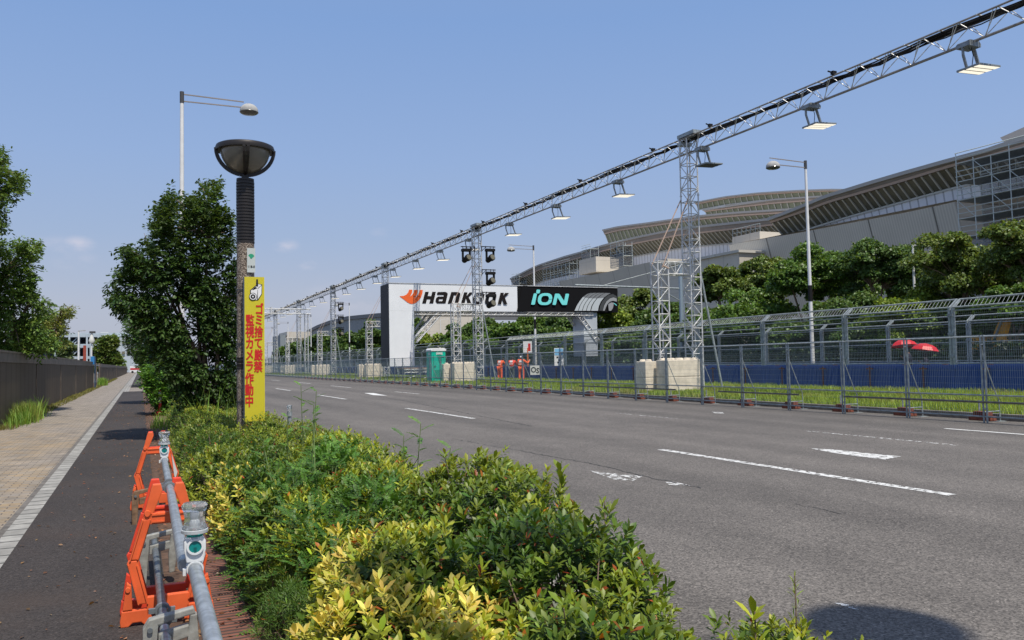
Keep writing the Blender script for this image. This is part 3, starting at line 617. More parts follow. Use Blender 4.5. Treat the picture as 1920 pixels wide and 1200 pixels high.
for k in range(4):
    a0 = math.atan2(-LX, LY)+R(0)+k*math.pi/2+R(2)
    for da in ((-.075, .075) if k % 2 == 1 else (0,)):
        p0 = None
        for a in np.linspace(.05, math.pi/2, 11):
            r_ = RB*math.sin(a); q = (r_*math.cos(a0+da*(a/1.57)**.2), r_*math.sin(a0+da*(a/1.57)**.2), bz+HB*(1-math.cos(a)))
            if p0: b.bar(p0, q, .05 if k % 2 == 0 else .022, .035, up=(-math.sin(a0), math.cos(a0), 0.01))
            p0 = q
b.build('cage_rib', DRK, pl)
YELS = bpy.data.materials.new('yellow_ribbed_plastic'); YELS.use_nodes = True; t_ = YELS.node_tree; p_ = t_.nodes['Principled BSDF']; p_.inputs['Base Color'].default_value = (.72, .62, .015, 1); p_.inputs['Roughness'].default_value = .45
REDT = mat('red_ink', (.55, .012, .012), .5); BLKT = mat('black_ink', (.012, .012, .012), .5); WHT = mat('white_ink', (.75, .75, .75), .5)
def text_mesh(ch, size, m, parent, name='lettering', bold=.0, shear=0.0, sx=1.0):
    cu = bpy.data.curves.new('txt', 'FONT'); cu.body = ch; cu.size = size; cu.offset = 0; cu.align_x = 'CENTER'; cu.align_y = 'CENTER'; cu.extrude = .0008; cu.shear = shear
    to = bpy.data.objects.new('txt', cu); C.objects.link(to); dg = bpy.context.evaluated_depsgraph_get(); dg.update()
    me = bpy.data.meshes.new_from_object(to.evaluated_get(dg)); bpy.data.objects.remove(to); bpy.data.curves.remove(cu)
    # local XY text -> XZ facing -Y
    V0 = [(v.co.x*sx, -v.co.z, v.co.y) for v in me.vertices]; F0 = [tuple(p.vertices) for p in me.polygons]; V = []; Fc = []
    for k, (ox, oz) in enumerate(((0, 0), (-1, 0), (1, 0), (0, 1), (0, -1)) if bold else ((0, 0),)):
        n_ = len(V); V += [(x+ox*bold*size, y-.0004*k, z_+oz*bold*size) for x, y, z_ in V0]; Fc += [tuple(i+n_ for i in f_) for f_ in F0]
    bpy.data.meshes.remove(me); me = bpy.data.meshes.new(name); me.from_pydata(V, [], Fc)
    me.materials.clear(); me.materials.append(m); o = bpy.data.objects.new(name, me); C.objects.link(o); o.parent = parent; return o
# yellow plate sign strapped to the post
SY = LY-.31; a_ = PY(458.5, 600, SY); c_ = PY(496, 600, SY); z1 = PY(477, 519, SY)[2]; z0 = PY(477, 790, SY)[2]
sg = thing('warning_sign', 'tall yellow sign with red Japanese lettering and a camera picture on the lamp post', 'sign', (a_[0], SY, z0))
Wd = c_[0]-a_[0]; Hh = z1-z0
b = MB(); b.box((0, .004, 0), (Wd, .17, Hh)); b.build('back_box', mat('sign_edge_grey', (.25, .27, .28), .5, .3), sg)
b = MB(); n_ = 26
for i in range(n_): x0 = Wd*i/n_; b.box((x0+.0012, -.003, .002), (x0+Wd/n_-.0012, .003, Hh-.002))
b.build('face', YELS, sg)
b = MB()
for zz in (.25, 1.05, 1.8): b.lathe([(.127, zz), (.131, zz), (.131, zz+.02), (.127, zz+.02)], c=(LX-a_[0], LY-SY, 0), n=24)
b.build('strap', DKG, sg)
def sign_char(ch, px, py, size=.165):
    q = PY(px, py, SY); o = text_mesh(ch, size, REDT, sg, bold=.028, sx=.70); o.location = (q[0]-a_[0], -.005, q[2]-z0); return o
for ch, px, py in zip('ゴミ捨て厳禁', (486, 485.5, 485, 484.5, 484.3, 484), (581, 601.5, 623.5, 644.5, 667, 689)): sign_char(ch, px, py)
for ch, px, py in zip('監視カメラ作動中', (468.6, 468.4, 468.2, 468, 467.8, 467.6, 467.4, 467.3), (602, 624, 645.5, 666.5, 688, 711, 732.5, 754)): sign_char(ch, px, py)
def sp(x, y, d=0): # zoomed sign pixel (291 px = 80) -> local
    q = PY(440+x/3.636, 450+y/3.636, SY); return (q[0]-a_[0], -.005-d, q[2]-z0)
b = MB(); b.prism([sp(*q) for q in ((104,343),(158,297),(188,303),(186,370),(160,412),(108,412))], (0, .002, 0)); ic = b.build('camera_outline', BLKT, sg)
b = MB(); b.prism([sp(*q, .003) for q in ((110,345),(140,320),(158,330),(155,345),(152,408),(112,408))], (0, .002, 0)); b.prism([sp(*q, .003) for q in ((118,340),(160,302),(183,306),(158,328),(125,342))], (0, .002, 0)); b.prism([sp(*q, .003) for q in ((158,334),(183,311),(182,368),(158,404))], (0, .002, 0)); b.build('camera_body', WHT, ic)
def disc(b, x, y, r_, d):
    c0 = sp(x, y, d); b.poly([(c0[0]+r_*math.cos(t), c0[1], c0[2]+r_*math.sin(t)) for t in np.linspace(0, 2*math.pi, 20)[:-1]])
for r_, m_, d_ in ((.052, BLKT, .006), (.044, WHT, .007), (.032, BLKT, .008), (.011, WHT, .009)):
    b = MB(); disc(b, 124, 386, r_, d_); b.build('camera_lens', m_, ic)
b = MB(); b.prism([sp(*q, .004) for q in ((147,268),(158,268),(160,318),(145,318))], (0, .002, 0)); b.build('camera_mount', BLKT, ic)
# small notice on the post
nq = PY(469.5, 488, LY-.13); nt_ = thing('notice_plate', 'small white notice with a green mark and number high on the lamp post', 'sign', (nq[0]+.01, LY-.135, nq[2]))
MB().box((-.055, 0, -.17), (.055, .01, .17)).build('plate', mat('pale_plate', (.48, .52, .50), .4), nt_)
gm = mat('green_ink', (.02, .30, .16), .5); b = MB().poly([(.04*math.cos(a)*(1 if math.sin(a) > -.2 else .5), -.002, .055+.035*math.sin(a)) for a in np.linspace(0, 2*math.pi, 14)[:-1]]); b.build('mark', gm, nt_)
o = text_mesh('118-0', .042, BLKT, nt_, 'number', .02); o.location = (0, -.002, -.09)
# --- tall street lights
def street_light_proto(h, arm, bandz):
    t = thing('street_light', '', 'street light')
    MB().tube((0, 0, 0), (0, 0, h-.55), .14, 14, .085).build('pole', WHITEP, t, smooth=True)
    MB().tube((0, 0, h-.55), (0, 0, h), .10, 12).build('top_cap', DKG, t)
    if bandz: MB().tube((0, 0, bandz), (0, 0, bandz+1.05), .135, 14).build('band', BLACKM, t)
    b = MB(); b.bar((.08, 0, h-.12), (arm-.25, 0, h-.12-.02*arm), .05, .05); b.bar((.08, 0, h-.46), (arm-.28, 0, h-.46+.0*arm), .05, .05); b.build('arm', FASC, t)
    r_ = .44; hz_ = h-.62
    MB().lathe([(0, hz_+r_*.85)]+[(r_*math.sin(a), hz_+r_*.85*math.cos(a)) for a in np.linspace(.15, math.pi/2, 9)]+[(r_, hz_-.03)], c=(arm, 0, 0), n=22).build('lamp_dome', GREYP, t, smooth=True)
    MB().lathe([(r_, hz_-.03), (r_+.015, hz_-.06), (r_-.02, hz_-.10), (r_-.09, hz_-.14), (0, hz_-.19)], c=(arm, 0, 0), n=22).build('lamp_glass', mat('lamp_glass', (.10, .10, .09), .2, 0, 0, 1, 0, .6), t, smooth=True)
    return t
slL = street_light_proto(14.75, 3.1, 0); slL.location = (1.82, 42.2, .1); slL['label'] = 'white street light rising behind the big dark tree with its arm over the road'
dup(slL, (1.72, -3.5, .1), label='white street light behind the camera that throws the round shadow on the road')
slR = street_light_proto(14.3, -2.75, 5.0)
ys_ = [(1521, 'white street light with black band standing right of the near truss tower'), (1003, 'white street light rising behind the gantry banner near its dark half'), (655, 'white street light left of the gantry beside the three stage lights'), (583, 'white street light left of the fourth truss tower before grey hall'), (540, 'second farthest white street light seen through the truss towers'), (510, 'farthest white street light just right of the yellow sign')]
for i, (px, lab) in enumerate(ys_):
    Y = PX(px, 600, 40)[1]
    if i == 0: slR.location = (40, Y, .1); slR['label'] = lab; slR['group'] = 'street lights beyond the race track'
    else: dup(slR, (40, Y, .1), label=lab)
for px, yt, X, lab in ((826, 600, 60, 'slim white post lamp in front of the beige tiled wall'), (1717, 462, 47, 'thin white post lamp among the trees near the red umbrellas')):
    t = thing('lamp_post', lab, 'street light', (X, PX(px, 600, X)[1], .1)); zz = PX(px, yt, X)[2]
    MB().tube((0, 0, 0), (0, 0, zz), .1, 8, .07).build('pole', WHITEP, t); MB().bar((0, 0, zz), (1.4, 0, zz+.15), .07, .07).bar((1.2, 0, zz+.13), (1.9, 0, zz+.13), .22, .1).build('lamp_arm', WHITEP, t)
# far lamps left, beyond the wall
t = thing('lamp_post', 'white pole lamp beyond the brown wall in front of the pale blue building', 'street light', (*PY(147, 690, 150)[:2], .1)); zz = PY(148, 622, 150)[2]
MB().tube((0, 0, 0), (0, 0, zz), .16, 8, .12).build('pole', WHITEP, t); MB().bar((-.1, 0, zz), (1.0, 0, zz+.1), .25, .12).build('lamp_head', GREYP, t)
t = thing('lamp_post', 'pole lamp with rounded white head and flat cap right of the blue post', 'street light', (*PY(171.5, 690, 95)[:2], .1)); zz = PY(171, 644, 95)[2]
MB().tube((0, 0, 0), (0, 0, zz), .07, 8).build('pole', WHITEP, t); MB().lathe([(0, zz-.1), (.22, zz-.05), (.3, zz+.2), (.2, zz+.45), (.12, zz+.9), (0, zz+.95)], n=14).build('lamp_globe', mat('milk_glass', (.6, .6, .56), .3), t, smooth=True); MB().box((-.2, -.2, zz+.95), (.35, .2, zz+1.15)).build('lamp_cap', DKG, t)
# parked van at the path's end
t = thing('parked_van', 'small red and white van at the far end of the path', 'van', (-.6, 262, .1)); 
MB().prism([(-2, 0, .4), (2, 0, .4), (2, 0, 1.1), (1.8, 0, 2.0), (-2, 0, 2.1)], (0, 4, 0)).build('body', mat('white_car_paint', (.7, .7, .7), .3), t); MB().box((-1.9, -.03, 1.0), (1.7, -.005, 1.5)).build('red_stripe', mat('red_car_paint', (.5, .02, .03), .3), t)
b = MB()
for x in (-1.3, 1.3): b.lathe([(0, -.02), (.33, -.02), (.33, .2), (0, .2)], c=(x, 0, .4), n=12, axis='y')
b.build('wheel', BLACKM, t)
# delineator post
q = G(300, 778, .12); t = thing('delineator_post', 'red and white striped delineator post at the edge of the cycle path', 'bollard', (q[0], q[1], .12)); RDP = mat('red_plastic', (.62, .03, .02), .4)
MB().lathe([(0, 0), (.17, 0), (.17, .04), (.15, .05), (.15, .09), (.13, .1), (.06, .12), (0, .12)], n=18).build('base', mat('rubber_base', (.20, .015, .012), .6), t)
MB().lathe([(.152, .045), (.172, .045), (.172, .06), (.152, .06)], n=18).build('base_ring', BLACKM, t)
MB().lathe([(0, .1), (.06, .12), (.045, .2), (.04, .78), (0, .79)], n=14).build('tube', RDP, t, smooth=True)
b = MB()
for z_ in (.30, .47, .63): b.lathe([(.0435, z_), (.0435, z_+.09)], n=14)
b.build('white_band', WHITEP, t)
# ================================================================ FENCES
FW, FH = 2.05, 1.97
def nth(i, far='far'): return WORDS[i] if i < len(WORDS) else far
def net_fence_proto():
    t = thing('net_fence', '', 'fence')
    b = MB()
    for y in (.04, FW-.04): b.tube((0, y, 0), (0, y, FH), .021, 8)
    b.tube((0, 0, FH-.03), (0, FW, FH-.03), .019, 6).tube((0, 0, .62), (0, FW, .62), .019, 6).tube((0, 0, .14), (0, FW, .14), .019, 6)
    b.build('frame', GALV, t)
    b = MB(); y = .07
    while y < FW-.05: b.tube((.004, y, .14), (.004, y, FH-.03), .0019, 4, cap=False); y += .05
    z_ = .28
    while z_ < FH-.1: b.tube((-.004, .03, z_), (-.004, FW-.03, z_), .0019, 4, cap=False); z_ += .15
    b.build('mesh_wires', WIREF, t)
    b = MB()
    b.path([(.02, .05, 1.78), (.08, .06, 1.52), (.50, .08, .62), (.58, .08, .5), (.60, .08, .02)], .014, 6).tube((.02, .05, .24), (.60, .08, .24), .013, 6)
    b.box((.48, .02, 0), (.74, .14, .012)); b.build('stay_leg', GALV, t)
    b = MB()
    for z_ in (.30, 1.75): b.lathe([(.03, z_), (.045, z_), (.045, z_+.03), (.03, z_+.03)], c=(0, 0, 0), n=8)
    b.build('clamp', GALV, t)
    return t
XFN = 17.3; Yfirst = 12.64
nf = net_fence_proto(); n_all = 62
for i in range(-2, n_all):
    y = Yfirst+(i)*FW
    k = i+2
    far = k >= 30
    lab = ('mesh panel of the roadside net fence, %s counted from the right edge' % nth(k)) if not far else 'tiny far panel of the roadside net fence beyond the toilet'
    grp = 'net fence panels beside the road' if not far else 'far net fence panels'
    if k == 0: nf.location = (XFN, y, 0); nf['label'] = lab; nf['group'] = grp
    else: dup(nf, (XFN, y, 0), label=lab, group=grp)
# beyond that: every further panel is small in the picture
for i in range(n_all, n_all+66):
    dup(nf, (XFN, Yfirst+i*FW, 0), label='tiny far panel of the roadside net fence beyond the toilet', group='far net fence panels')
# weights with pins behind each fence post
wt = thing('fence_weight', '', 'fence weight')
WOOD = mat('red_brown_block', (.17, .05, .03), .9, 0, .35, 9, .4)
MB().box((0, -.3, 0), (.22, .25, .105)).box((.02, -.22, .11), (.20, .14, .21)).build('block', WOOD, wt, bevel=.008)
MB().tube((.12, .05, .21), (.12, .05, .46), .022, 6).build('pin', GALV, wt)
for i in range(0, 45):
    y = Yfirst-2*FW+i*FW+.62; lab = ('red brown fence weight with steel pin, %s counted from the right edge' % nth(i)) if i < 22 else 'tiny far red brown fence weight at the kerb'
    L_ = (17.78+random.uniform(-.03, .03), y+random.uniform(-.1, .1), .003)
    if i == 0: wt.location = L_; wt['label'] = lab; wt['group'] = 'fence weights along the kerb'
    else: dup(wt, L_, rz=random.uniform(-.08, .08), label=lab, group='fence weights along the kerb' if i < 22 else 'far fence weights')
# loose scaffold pipes clamped low along the net fence
for k, (xa, xb, yy, lab) in enumerate(((1940, 1760, 725, 'longest rusty-ended pipe clamped low on the fence at the right'), (1760, 1580, 719, 'middle loose pipe clamped low on the fence below the umbrellas'), (1495, 1345, 718, 'loose pipe clamped low on the fence under the tall street light'), (1265, 1085, 706, 'loose pipe clamped low on the fence in front of the near concrete blocks'), (990, 900, 700, 'loose pipe clamped low on the fence in front of the marshals'))):
    Ya, Yb = PX(xa, 600, XFN)[1], PX(xb, 600, XFN)[1]
    o = MB().tube((0, 0, 0), (0, Yb-Ya, .0), .024, 8).build('scaffold_pipe', mat('old_pipe', (.16, .14, .12), .5, .5, .3, 6)); o.location = (XFN-.05, Ya, .47); tag(o, lab, 'pipe', 'pipes clamped low on the net fence')
# --- barrier blocks and debris fence
BLUE = bpy.data.materials.new('blue_barrier'); BLUE.use_nodes = True; p_ = BLUE.node_tree.nodes['Principled BSDF']; p_.inputs['Base Color'].default_value = (.016, .065, .27, 1); p_.inputs['Roughness'].default_value = .45
DW = 5.02; XB = 27.0; YB0 = 25.9-3*DW
def barrier_proto():
    t = thing('race_barrier', '', 'barrier')
    b = MB(); b.prism([(-.05, 0, 0), (.55, 0, 0), (.42, 0, .35), (.36, 0, 1.03), (.06, 0, 1.03), (0, 0, .35)], (0, DW-.03, 0)); b.build('block', BLUE, t)
    b = MB(); y = .1
    while y < DW-.15: b.box((-.07, y, .08), (-.04, y+.02, .98)); y += .14
    b.box((-.075, 0, .9), (-.045, DW-.03, .93)); b.build('face_rib', BLUE, t)
    for y in (1.2, 3.7): MB().tube((-.12, y, -.05), (-.12, y, .98), .035, 6).bar((-.12, y-.16, .9), (-.12, y+.16, .9), .05, .05).build('steel_clamp', RUST, t)
    return t
def debris_proto():
    t = thing('debris_fence', '', 'fence'); h = 2.08; b = MB()
    for y in (.07, DW-.07): b.box((-.05, y-.045, 0), (.05, y+.045, h)).bar((0, y, h-.02), (.42, y, h+.30), .07, .07)
    for z_ in (.05, 1.0, h-.12): b.tube((0, .05, z_), (0, DW-.05, z_), .028, 6)
    b.tube((.0, .05, h+.0), (0, DW-.05, h), .035, 6).tube((.42, .05, h+.30), (.42, DW-.05, h+.30), .035, 6)
    b.build('frame', GALV, t); b = MB(); y = .15
    while y < DW-.1: b.tube((.03, y, 0), (.03, y, h-.05), .0028, 4, cap=False); y += .078
    z_ = .12
    while z_ < h-.1: b.tube((.036, .1, z_), (.036, DW-.1, z_), .0028, 4, cap=False); z_ += .156
    y = .2
    b.build('mesh_wires', WIRE, t); b = MB()
    while y < DW-.1: b.tube((.02, y, h+.02), (.40, y+.12, h+.28), .008, 4, cap=False); y += .16
    b.build('overhang_wires', GALVD, t)
    for z_ in (.25, 1.05, 1.75): MB().box((-.09, -.10, z_), (.02, .12, z_+.1)).build('bracket', GALVD, t)
    return t
bp = barrier_proto(); dp = debris_proto(); NB = 42
dpf = copy_tree(dp)
for ch in list(dpf.children):
    if ch.name.startswith('overhang'): bpy.data.objects.remove(ch)
first_far = [True]
for i in range(NB):
    y = YB0+i*DW
    for j, (pr, zz, nm) in enumerate(((bp, .1, 'blue race barrier block'), (dp, 1.15, 'tall galvanised debris fence panel on the blue barrier'))):
        lab = ('%s, %s counted from the right edge' % (nm, nth(i))) if i < 16 else 'tiny far '+nm; g_ = ['blue barrier blocks along the median', 'debris fence panels on the blue barrier'][j] if i < 16 else ['far blue barrier blocks', 'far debris fence panels'][j]
        if i == 0: pr.location = (XB, y, zz); pr['label'] = lab; pr['group'] = g_
        elif j == 1 and i >= 10:
            if i == 10: dpf.location = (XB, y, zz); dpf['label'] = lab; dpf['group'] = g_
            else: dup(dpf, (XB, y, zz), label=lab, group=g_)
        else: dup(pr, (XB, y, zz), label=lab, group=g_)
# far side of the track
fd = None
for i in range(36):
    y = 14+i*DW
    lab = ('mesh fence panel on the far side of the track, %s counted from the right' % nth(i)) if i < 12 else 'tiny far mesh fence panel across the race track'
    dup(dpf, (38.8, y, 1.1), rz=0, label=lab, group='fence panels across the track' if i < 12 else 'far fence panels across the track')
    lab = ('blue barrier block on the far side of the track, %s counted from the right' % nth(i)) if i < 12 else 'tiny far blue barrier block across the race track'
    dup(bp, (38.6, y, .05), rz=0, label=lab, group='barrier blocks across the track' if i < 12 else 'far barrier blocks across the track')
# ================================================================ TRUSS
def truss_box(b, p0, p1, s, rc=.025, rd=.011, step=.55, up=(0, 0, 1), sides=(0, 1, 2, 3), rung=True):
    p0 = Vector(p0); p1 = Vector(p1); d = (p1-p0); L = d.length; d.normalize(); u = d.cross(Vector(up))
    if u.length < 1e-3: u = Vector((1, 0, 0))
    u.normalize(); v = u.cross(d); n = max(1, round(L/step)); q = [(-1, -1), (1, -1), (1, 1), (-1, 1)]
    at = lambda k, t: p0+d*t+(u*q[k][0]+v*q[k][1])*s/2
    for k in range(4): b.tube(at(k, 0), at(k, L), rc, 6)
    for k in sides:
        m_ = (k+1) % 4
        for i in range(n):
            t0, t1 = L*i/n, L*(i+1)/n
            a, c = (k, m_) if i % 2 == k % 2 else (m_, k)
            b.tube(at(a, t0), at(c, t1), rd, 4, cap=False)
            if rung: b.tube(at(k, t1), at(m_, t1), rd, 4, cap=False)
    return b
TZ = 11.4
TX = 22.5
TY = [30.25, 55.97, 80.74, 105.5, 130.5, 154.5, 179]
# one span of lighting truss per gap between towers; local y runs along the truss
def span_proto(L):
    t = thing('lighting_truss', '', 'truss'); b = MB(); s = .56
    rc, rd = .032, .014
    # triangular truss: two upper chords, one lower chord
    A, B_, D_ = (-s/2, 0), (s/2, 0), (0, -.62)
    for (x, z_) in (A, B_): b.tube((x, 0, z_), (x, L, z_), rc, 8)
    b.tube((D_[0], 0, D_[1]), (D_[0], L, D_[1]), .045, 8)
    b.build('chord', mat('chord_alu', (.30, .28, .26), .45, .5, .15, 4), t)
    b = MB(); n = round(L/1.25)
    for i in range(n):
        y0, y1, ym = L*i/n, L*(i+1)/n, L*(i+.5)/n
        for x in (A[0], B_[0]): b.tube((x, y0, 0), (0, ym, -.62), rd, 5, cap=False).tube((x, y1, 0), (0, ym, -.62), rd, 5, cap=False)
        b.tube((A[0]-.05, ym, 0), (B_[0]+.05, ym, 0), .026, 5)
        b.tube((A[0], y0, 0), (B_[0], y0, 0), rd, 4); b.tube((A[0], y0+.12, 0), (0, ym-.05, -.60), rd*.8, 4, cap=False)
    b.build('bracing', ALU, t)
    g = random.Random(4); b = MB()
    for c in range(7):
        x0 = -.17+c*.055; p = None; ph = g.uniform(0, 6)
        for i in range(int(L/.6)+1):
            y = min(L, i*.6); ml = abs(((y/1.25) % 1)-.5)
            q = (x0+.03*math.sin(y*.7+ph), y, -.0-.10*(.5-ml)*2*(.6+.4*math.sin(y*.31+ph))-.04+.03*math.sin(y*1.1+ph))
            if p: b.tube(p, q, .02+.006*(c % 3), 5, cap=False)
            p = q
    b.build('cable', BLACKM, t)
    b = MB()
    for y in np.arange(2.2, L, 6.9): b.box((-.38, y, .02), (-.2, y+.12, .14)).tube((-.3, y+.05, .08), (-.36, y+.25, .2), .03, 5)
    b.build('clamp', BLACKM, t)
    return t
SP = 24.95; tp = span_proto(SP)
labs = ['nearest truss span overhead from the near tower to the right edge', 'truss span between the near tower and the tower with four stage lights', 'third truss span, ending above the left corner of the gantry', 'fourth truss span, left of the gantry up to the tower with three stage lights', 'fifth truss span near the yellow sign', 'sixth truss span just right of the yellow sign', 'farthest truss span low behind the yellow sign']
tys = [TY[0]-SP]+TY[:-1]
for i, y in enumerate(tys):
    if i == 0: tp.location = (TX, y, TZ); tp['label'] = labs[0]; tp['group'] = 'lighting truss spans'
    else: dup(tp, (TX, y, TZ), label=labs[i], scale=(1, (TY[i]-TY[i-1])/SP, 1))
# --- floodlights
LAMPG = emit('lit_led', (1.0, .92, .78), .75)
def flood_proto():
    t = thing('floodlight', '', 'floodlight')
    MB().prism([(-.34, -.02, -.02), (.2, -.02, -.02), (.2, -.02, .1), (.12, -.02, .2), (-.26, -.02, .2), (-.34, -.02, .1)], (0, .42, 0)).build('ballast_box', GALVD, t)
    b = MB(); b.bar((-.30, .2, 0), (-.30, .2, -.30), .07, .045).bar((-.30, .2, -.30), (-.16, .2, -.80), .07, .045); b.build('yoke_arm', GALVD, t); MB().bar((.18, .2, 0), (.40, .2, -.74), .09, .05).build('yoke_arm', GALVD, t)
    MB().prism([(-.28, -.28, -.86), (.66, -.28, -.80), (.66, -.28, -.73), (-.28, -.28, -.78)], (0, .74, 0)).build('housing', mat('lamp_housing', (.25, .27, .27), .5, .4), t, bevel=.01)
    b = MB()
    for k in range(3):
        y = -.26+k*.245; b.prism([(-.26, y, -.873), (.64, y, -.815), (.64, y, -.80), (-.26, y, -.858)], (0, .17, 0))
    b.build('led_panel', LAMPG, t)
    MB().lathe([(0, -.03), (.06, -.03), (.06, .03), (0, .03)], c=(.45, .15, -.70), n=10, axis='x').build('pivot', mat('blue_plastic', (.02, .12, .25), .4), t)
    b = MB().path([(.0, .15, .0), (.03, .12, -.3), (.05, .2, -.74)], .012, 5).path([(-.2, .1, -.02), (-.12, .1, -.12), (-.02, .1, -.04)], .008, 4); b.build('power_cord', BLACKM, t)
    return t
fl = flood_proto(); lx = [1848, 1542, 1333, 1171, 1053, 964, 887, 832.5, 786.7, 744, 710.7, 680, 653, 631.6, 610, 590.5, 575, 561, 547, 535, 522, 511]
for i, x in enumerate(lx):
    y = PX(x-8, 300, TX)[1]; lab = '%s floodlight under the overhead truss counted from the right%s' % (nth(i), ', unlit' if i == 2 else '')
    if i == 0: fl.location = (TX, y, TZ-.78); fl.scale = (1, 1, .8); fl['label'] = lab; fl['group'] = 'floodlights hanging under the truss'
    else:
        c = dup(fl, (TX, y, TZ-.78), label=lab, rz=random.uniform(-.06, .06))
        if i == 2:
            for ch in c.children:
                if ch.name.startswith('led_panel'): ch.data = ch.data.copy(); ch.data.materials.clear(); ch.data.materials.append(DKG)
# --- towers
def tower_proto():
    t = thing('truss_tower', '', 'truss tower')
    MB_ = MB(); truss_box(MB_, (0, 0, -.05), (0, 0, TZ-.12), 0.54, .034, .021, .56, up=(0, 1, 0)); MB_.build('main_mast', ALU, t)
    b = MB(); truss_box(b, (-1.72, 0, -.05), (-1.72, 0, 5.7), 0.54, .034, .021, .56, up=(0, 1, 0)); b.build('side_mast', ALU, t)
    b = MB(); truss_box(b, (-1.44, 0, 5.42), (-.28, 0, 5.42), .52, .034, .02, .45); b.build('cross_truss', ALU, t)
    b = MB().tube((.25, -.2, 5.6), (1.15, -.45, .0), .05, 8); b.build('stay_pole', GALV, t)
    b = MB().bar((-.2, -.28, 8.75), (-1.75, -.28, 5.45), .07, .02).bar((-.27, .28, 8.6), (-1.95, .28, 5.55), .07, .02).bar((-1.70, -.3, 5.5), (-1.45, -.3, 5.4), .08, .04); b.build('tension_strap', STRAP, t)
    b = MB(); b.box((-.33, -.85, TZ-.06+.02), (.33, .35, TZ+.12)).box((-.3, .1, TZ-.35), (.3, .4, TZ-.2)); b.build('head_plate', GALV, t)
    b = MB()
    for z_ in np.arange(2.0, TZ-1, 2.24): b.box((-.31, -.31, z_), (-.23, -.23, z_+.06)).box((.23, -.31, z_), (.31, -.23, z_+.06)).box((.23, .23, z_), (.31, .31, z_+.06)).box((-.31, .23, z_), (-.23, .31, z_+.06))
    b.build('joint_collar', ALU, t)
    return t
tw = tower_proto(); tl = ['nearest and tallest-looking truss tower with brown straps, left of the tall street light', 'truss tower with four black stage lights in front of the banner', 'truss tower half hidden behind the dark left side of the gantry', 'truss tower with three black stage lights left of the gantry', 'truss tower under the left end of the horizontal crossing truss', 'darkest truss tower just right of the yellow sign', 'farthest truss tower at the edge of the yellow sign']
for i, y in enumerate(TY):
    if i == 0: tw.location = (TX, y, .1); tw['label'] = tl[0]; tw['group'] = 'truss towers along the median'
    else: dup(tw, (TX, y, .1), label=tl[i])
# concrete ballast blocks
def block_proto(w_, d_, h_, ns):
    t = thing('concrete_block', '', 'concrete block')
    b = MB().box((0, 0, 0), (w_, d_, h_*.5-.004)).box((.004, .004, h_*.5+.004), (w_-.004, d_-.004, h_)); b.build('block', CONC, t, bevel=.03)
    b = MB()
    for i in range(ns):
        for j in range(max(1, int(d_/.42))): b.lathe([(.15, h_-.02), (.13, h_+.06), (.09, h_+.085), (0, h_+.085)], c=(w_*(i+.5)/ns, d_*(j+.5)/max(1, int(d_/.42)), 0), n=10)
    b.build('stud', CONC, t); return t
b1 = block_proto(1.75, .9, 1.42, 4); b2 = block_proto(.62, .9, 1.38, 1)
for i, y in enumerate(TY[:6]):
    nm = ['near truss tower', 'second truss tower with four stage lights', 'third tower beside the gantry', 'fourth tower with three stage lights', 'fifth truss tower', 'sixth truss tower by the yellow sign'][i]
    for pr, dx, dyy, s_ in ((b1, -2.42, -1.45, 'wide pale concrete block pair in front of the '), (b2, -2.85, -.4, 'narrow pale concrete block left of the ')):
        if i == 0: pr.location = (TX+dx, y+dyy, .08); pr['label'] = s_+nm; pr['group'] = 'concrete blocks at the truss towers'
        else: dup(pr, (TX+dx, y+dyy, .08), label=s_+nm)
# --- stage lights (moving heads)
def stage_proto(side):
    t = thing('stage_light', '', 'stage light')
    b = MB().bar((side*.25, 0, 0), (side*1.35, 0, 0), .06, .06).bar((side*.28, 0, -.35), (side*.28, 0, .05), .05, .05).bar((side*.28, 0, -.32), (side*.62, 0, -.02), .04, .04)
    for x in (.6, .95, 1.2): b.tube((side*x, 0, -.16), (side*x, 0, .05), .025, 5)
    b.build('bracket', BLACKM, t); c = side*.93
    MB().box((c-.34, -.22, -.34), (c+.34, .22, -.15)).build('base', BLACKM, t, bevel=.03)
    MB().box((c-.33, -.1, -.88), (c-.22, .1, -.34)).build('yoke_arm', BLACKM, t, bevel=.02); MB().box((c+.22, -.1, -.88), (c+.33, .1, -.34)).build('yoke_arm', BLACKM, t, bevel=.02)
    h = MB().lathe([(0, -.36), (.17, -.36), (.2, -.3), (.2, .05), (.25, .12), (.25, .3), (0, .33)], n=16).build('head', BLACKM, t, smooth=True); h.location = (c, 0, -.88); h.rotation_euler = (1.25, 0, .3)
    ln = MB().lathe([(0, .345), (.2, .335), (.2, .31)], n=16).build('lens', GLASSD, h, smooth=True)
    return t
sr = stage_proto(1); sl_ = stage_proto(-1); placed = [0, 0]
for (tower, px, py, side, lab) in ((1, 918, 464, 1, 'upper right stage light on the tower before the banner'), (1, 877, 464, -1, 'stage light hanging on the left side of the tower before the banner'), (1, 920, 507, 1, 'middle right stage light just above the banner'), (1, 921, 549, 1, 'lowest stage light in front of the lettering'),
    (3, 634, 567, 1, 'top one of three stage lights on the tower left of the gantry'), (3, 634, 591, 1, 'middle one of three stage lights on the tower left of the gantry'), (3, 634, 614, 1, 'bottom one of three stage lights on the tower left of the gantry')):
    pr = sr if side > 0 else sl_; k = 0 if side > 0 else 1; zz = PY(px, py, TY[tower])[2]; L_ = (TX, TY[tower]-.3, zz)
    if not placed[k]: pr.location = L_; pr['label'] = lab; pr['group'] = 'black stage lights on the towers'; placed[k] = 1
    else: dup(pr, L_, label=lab)
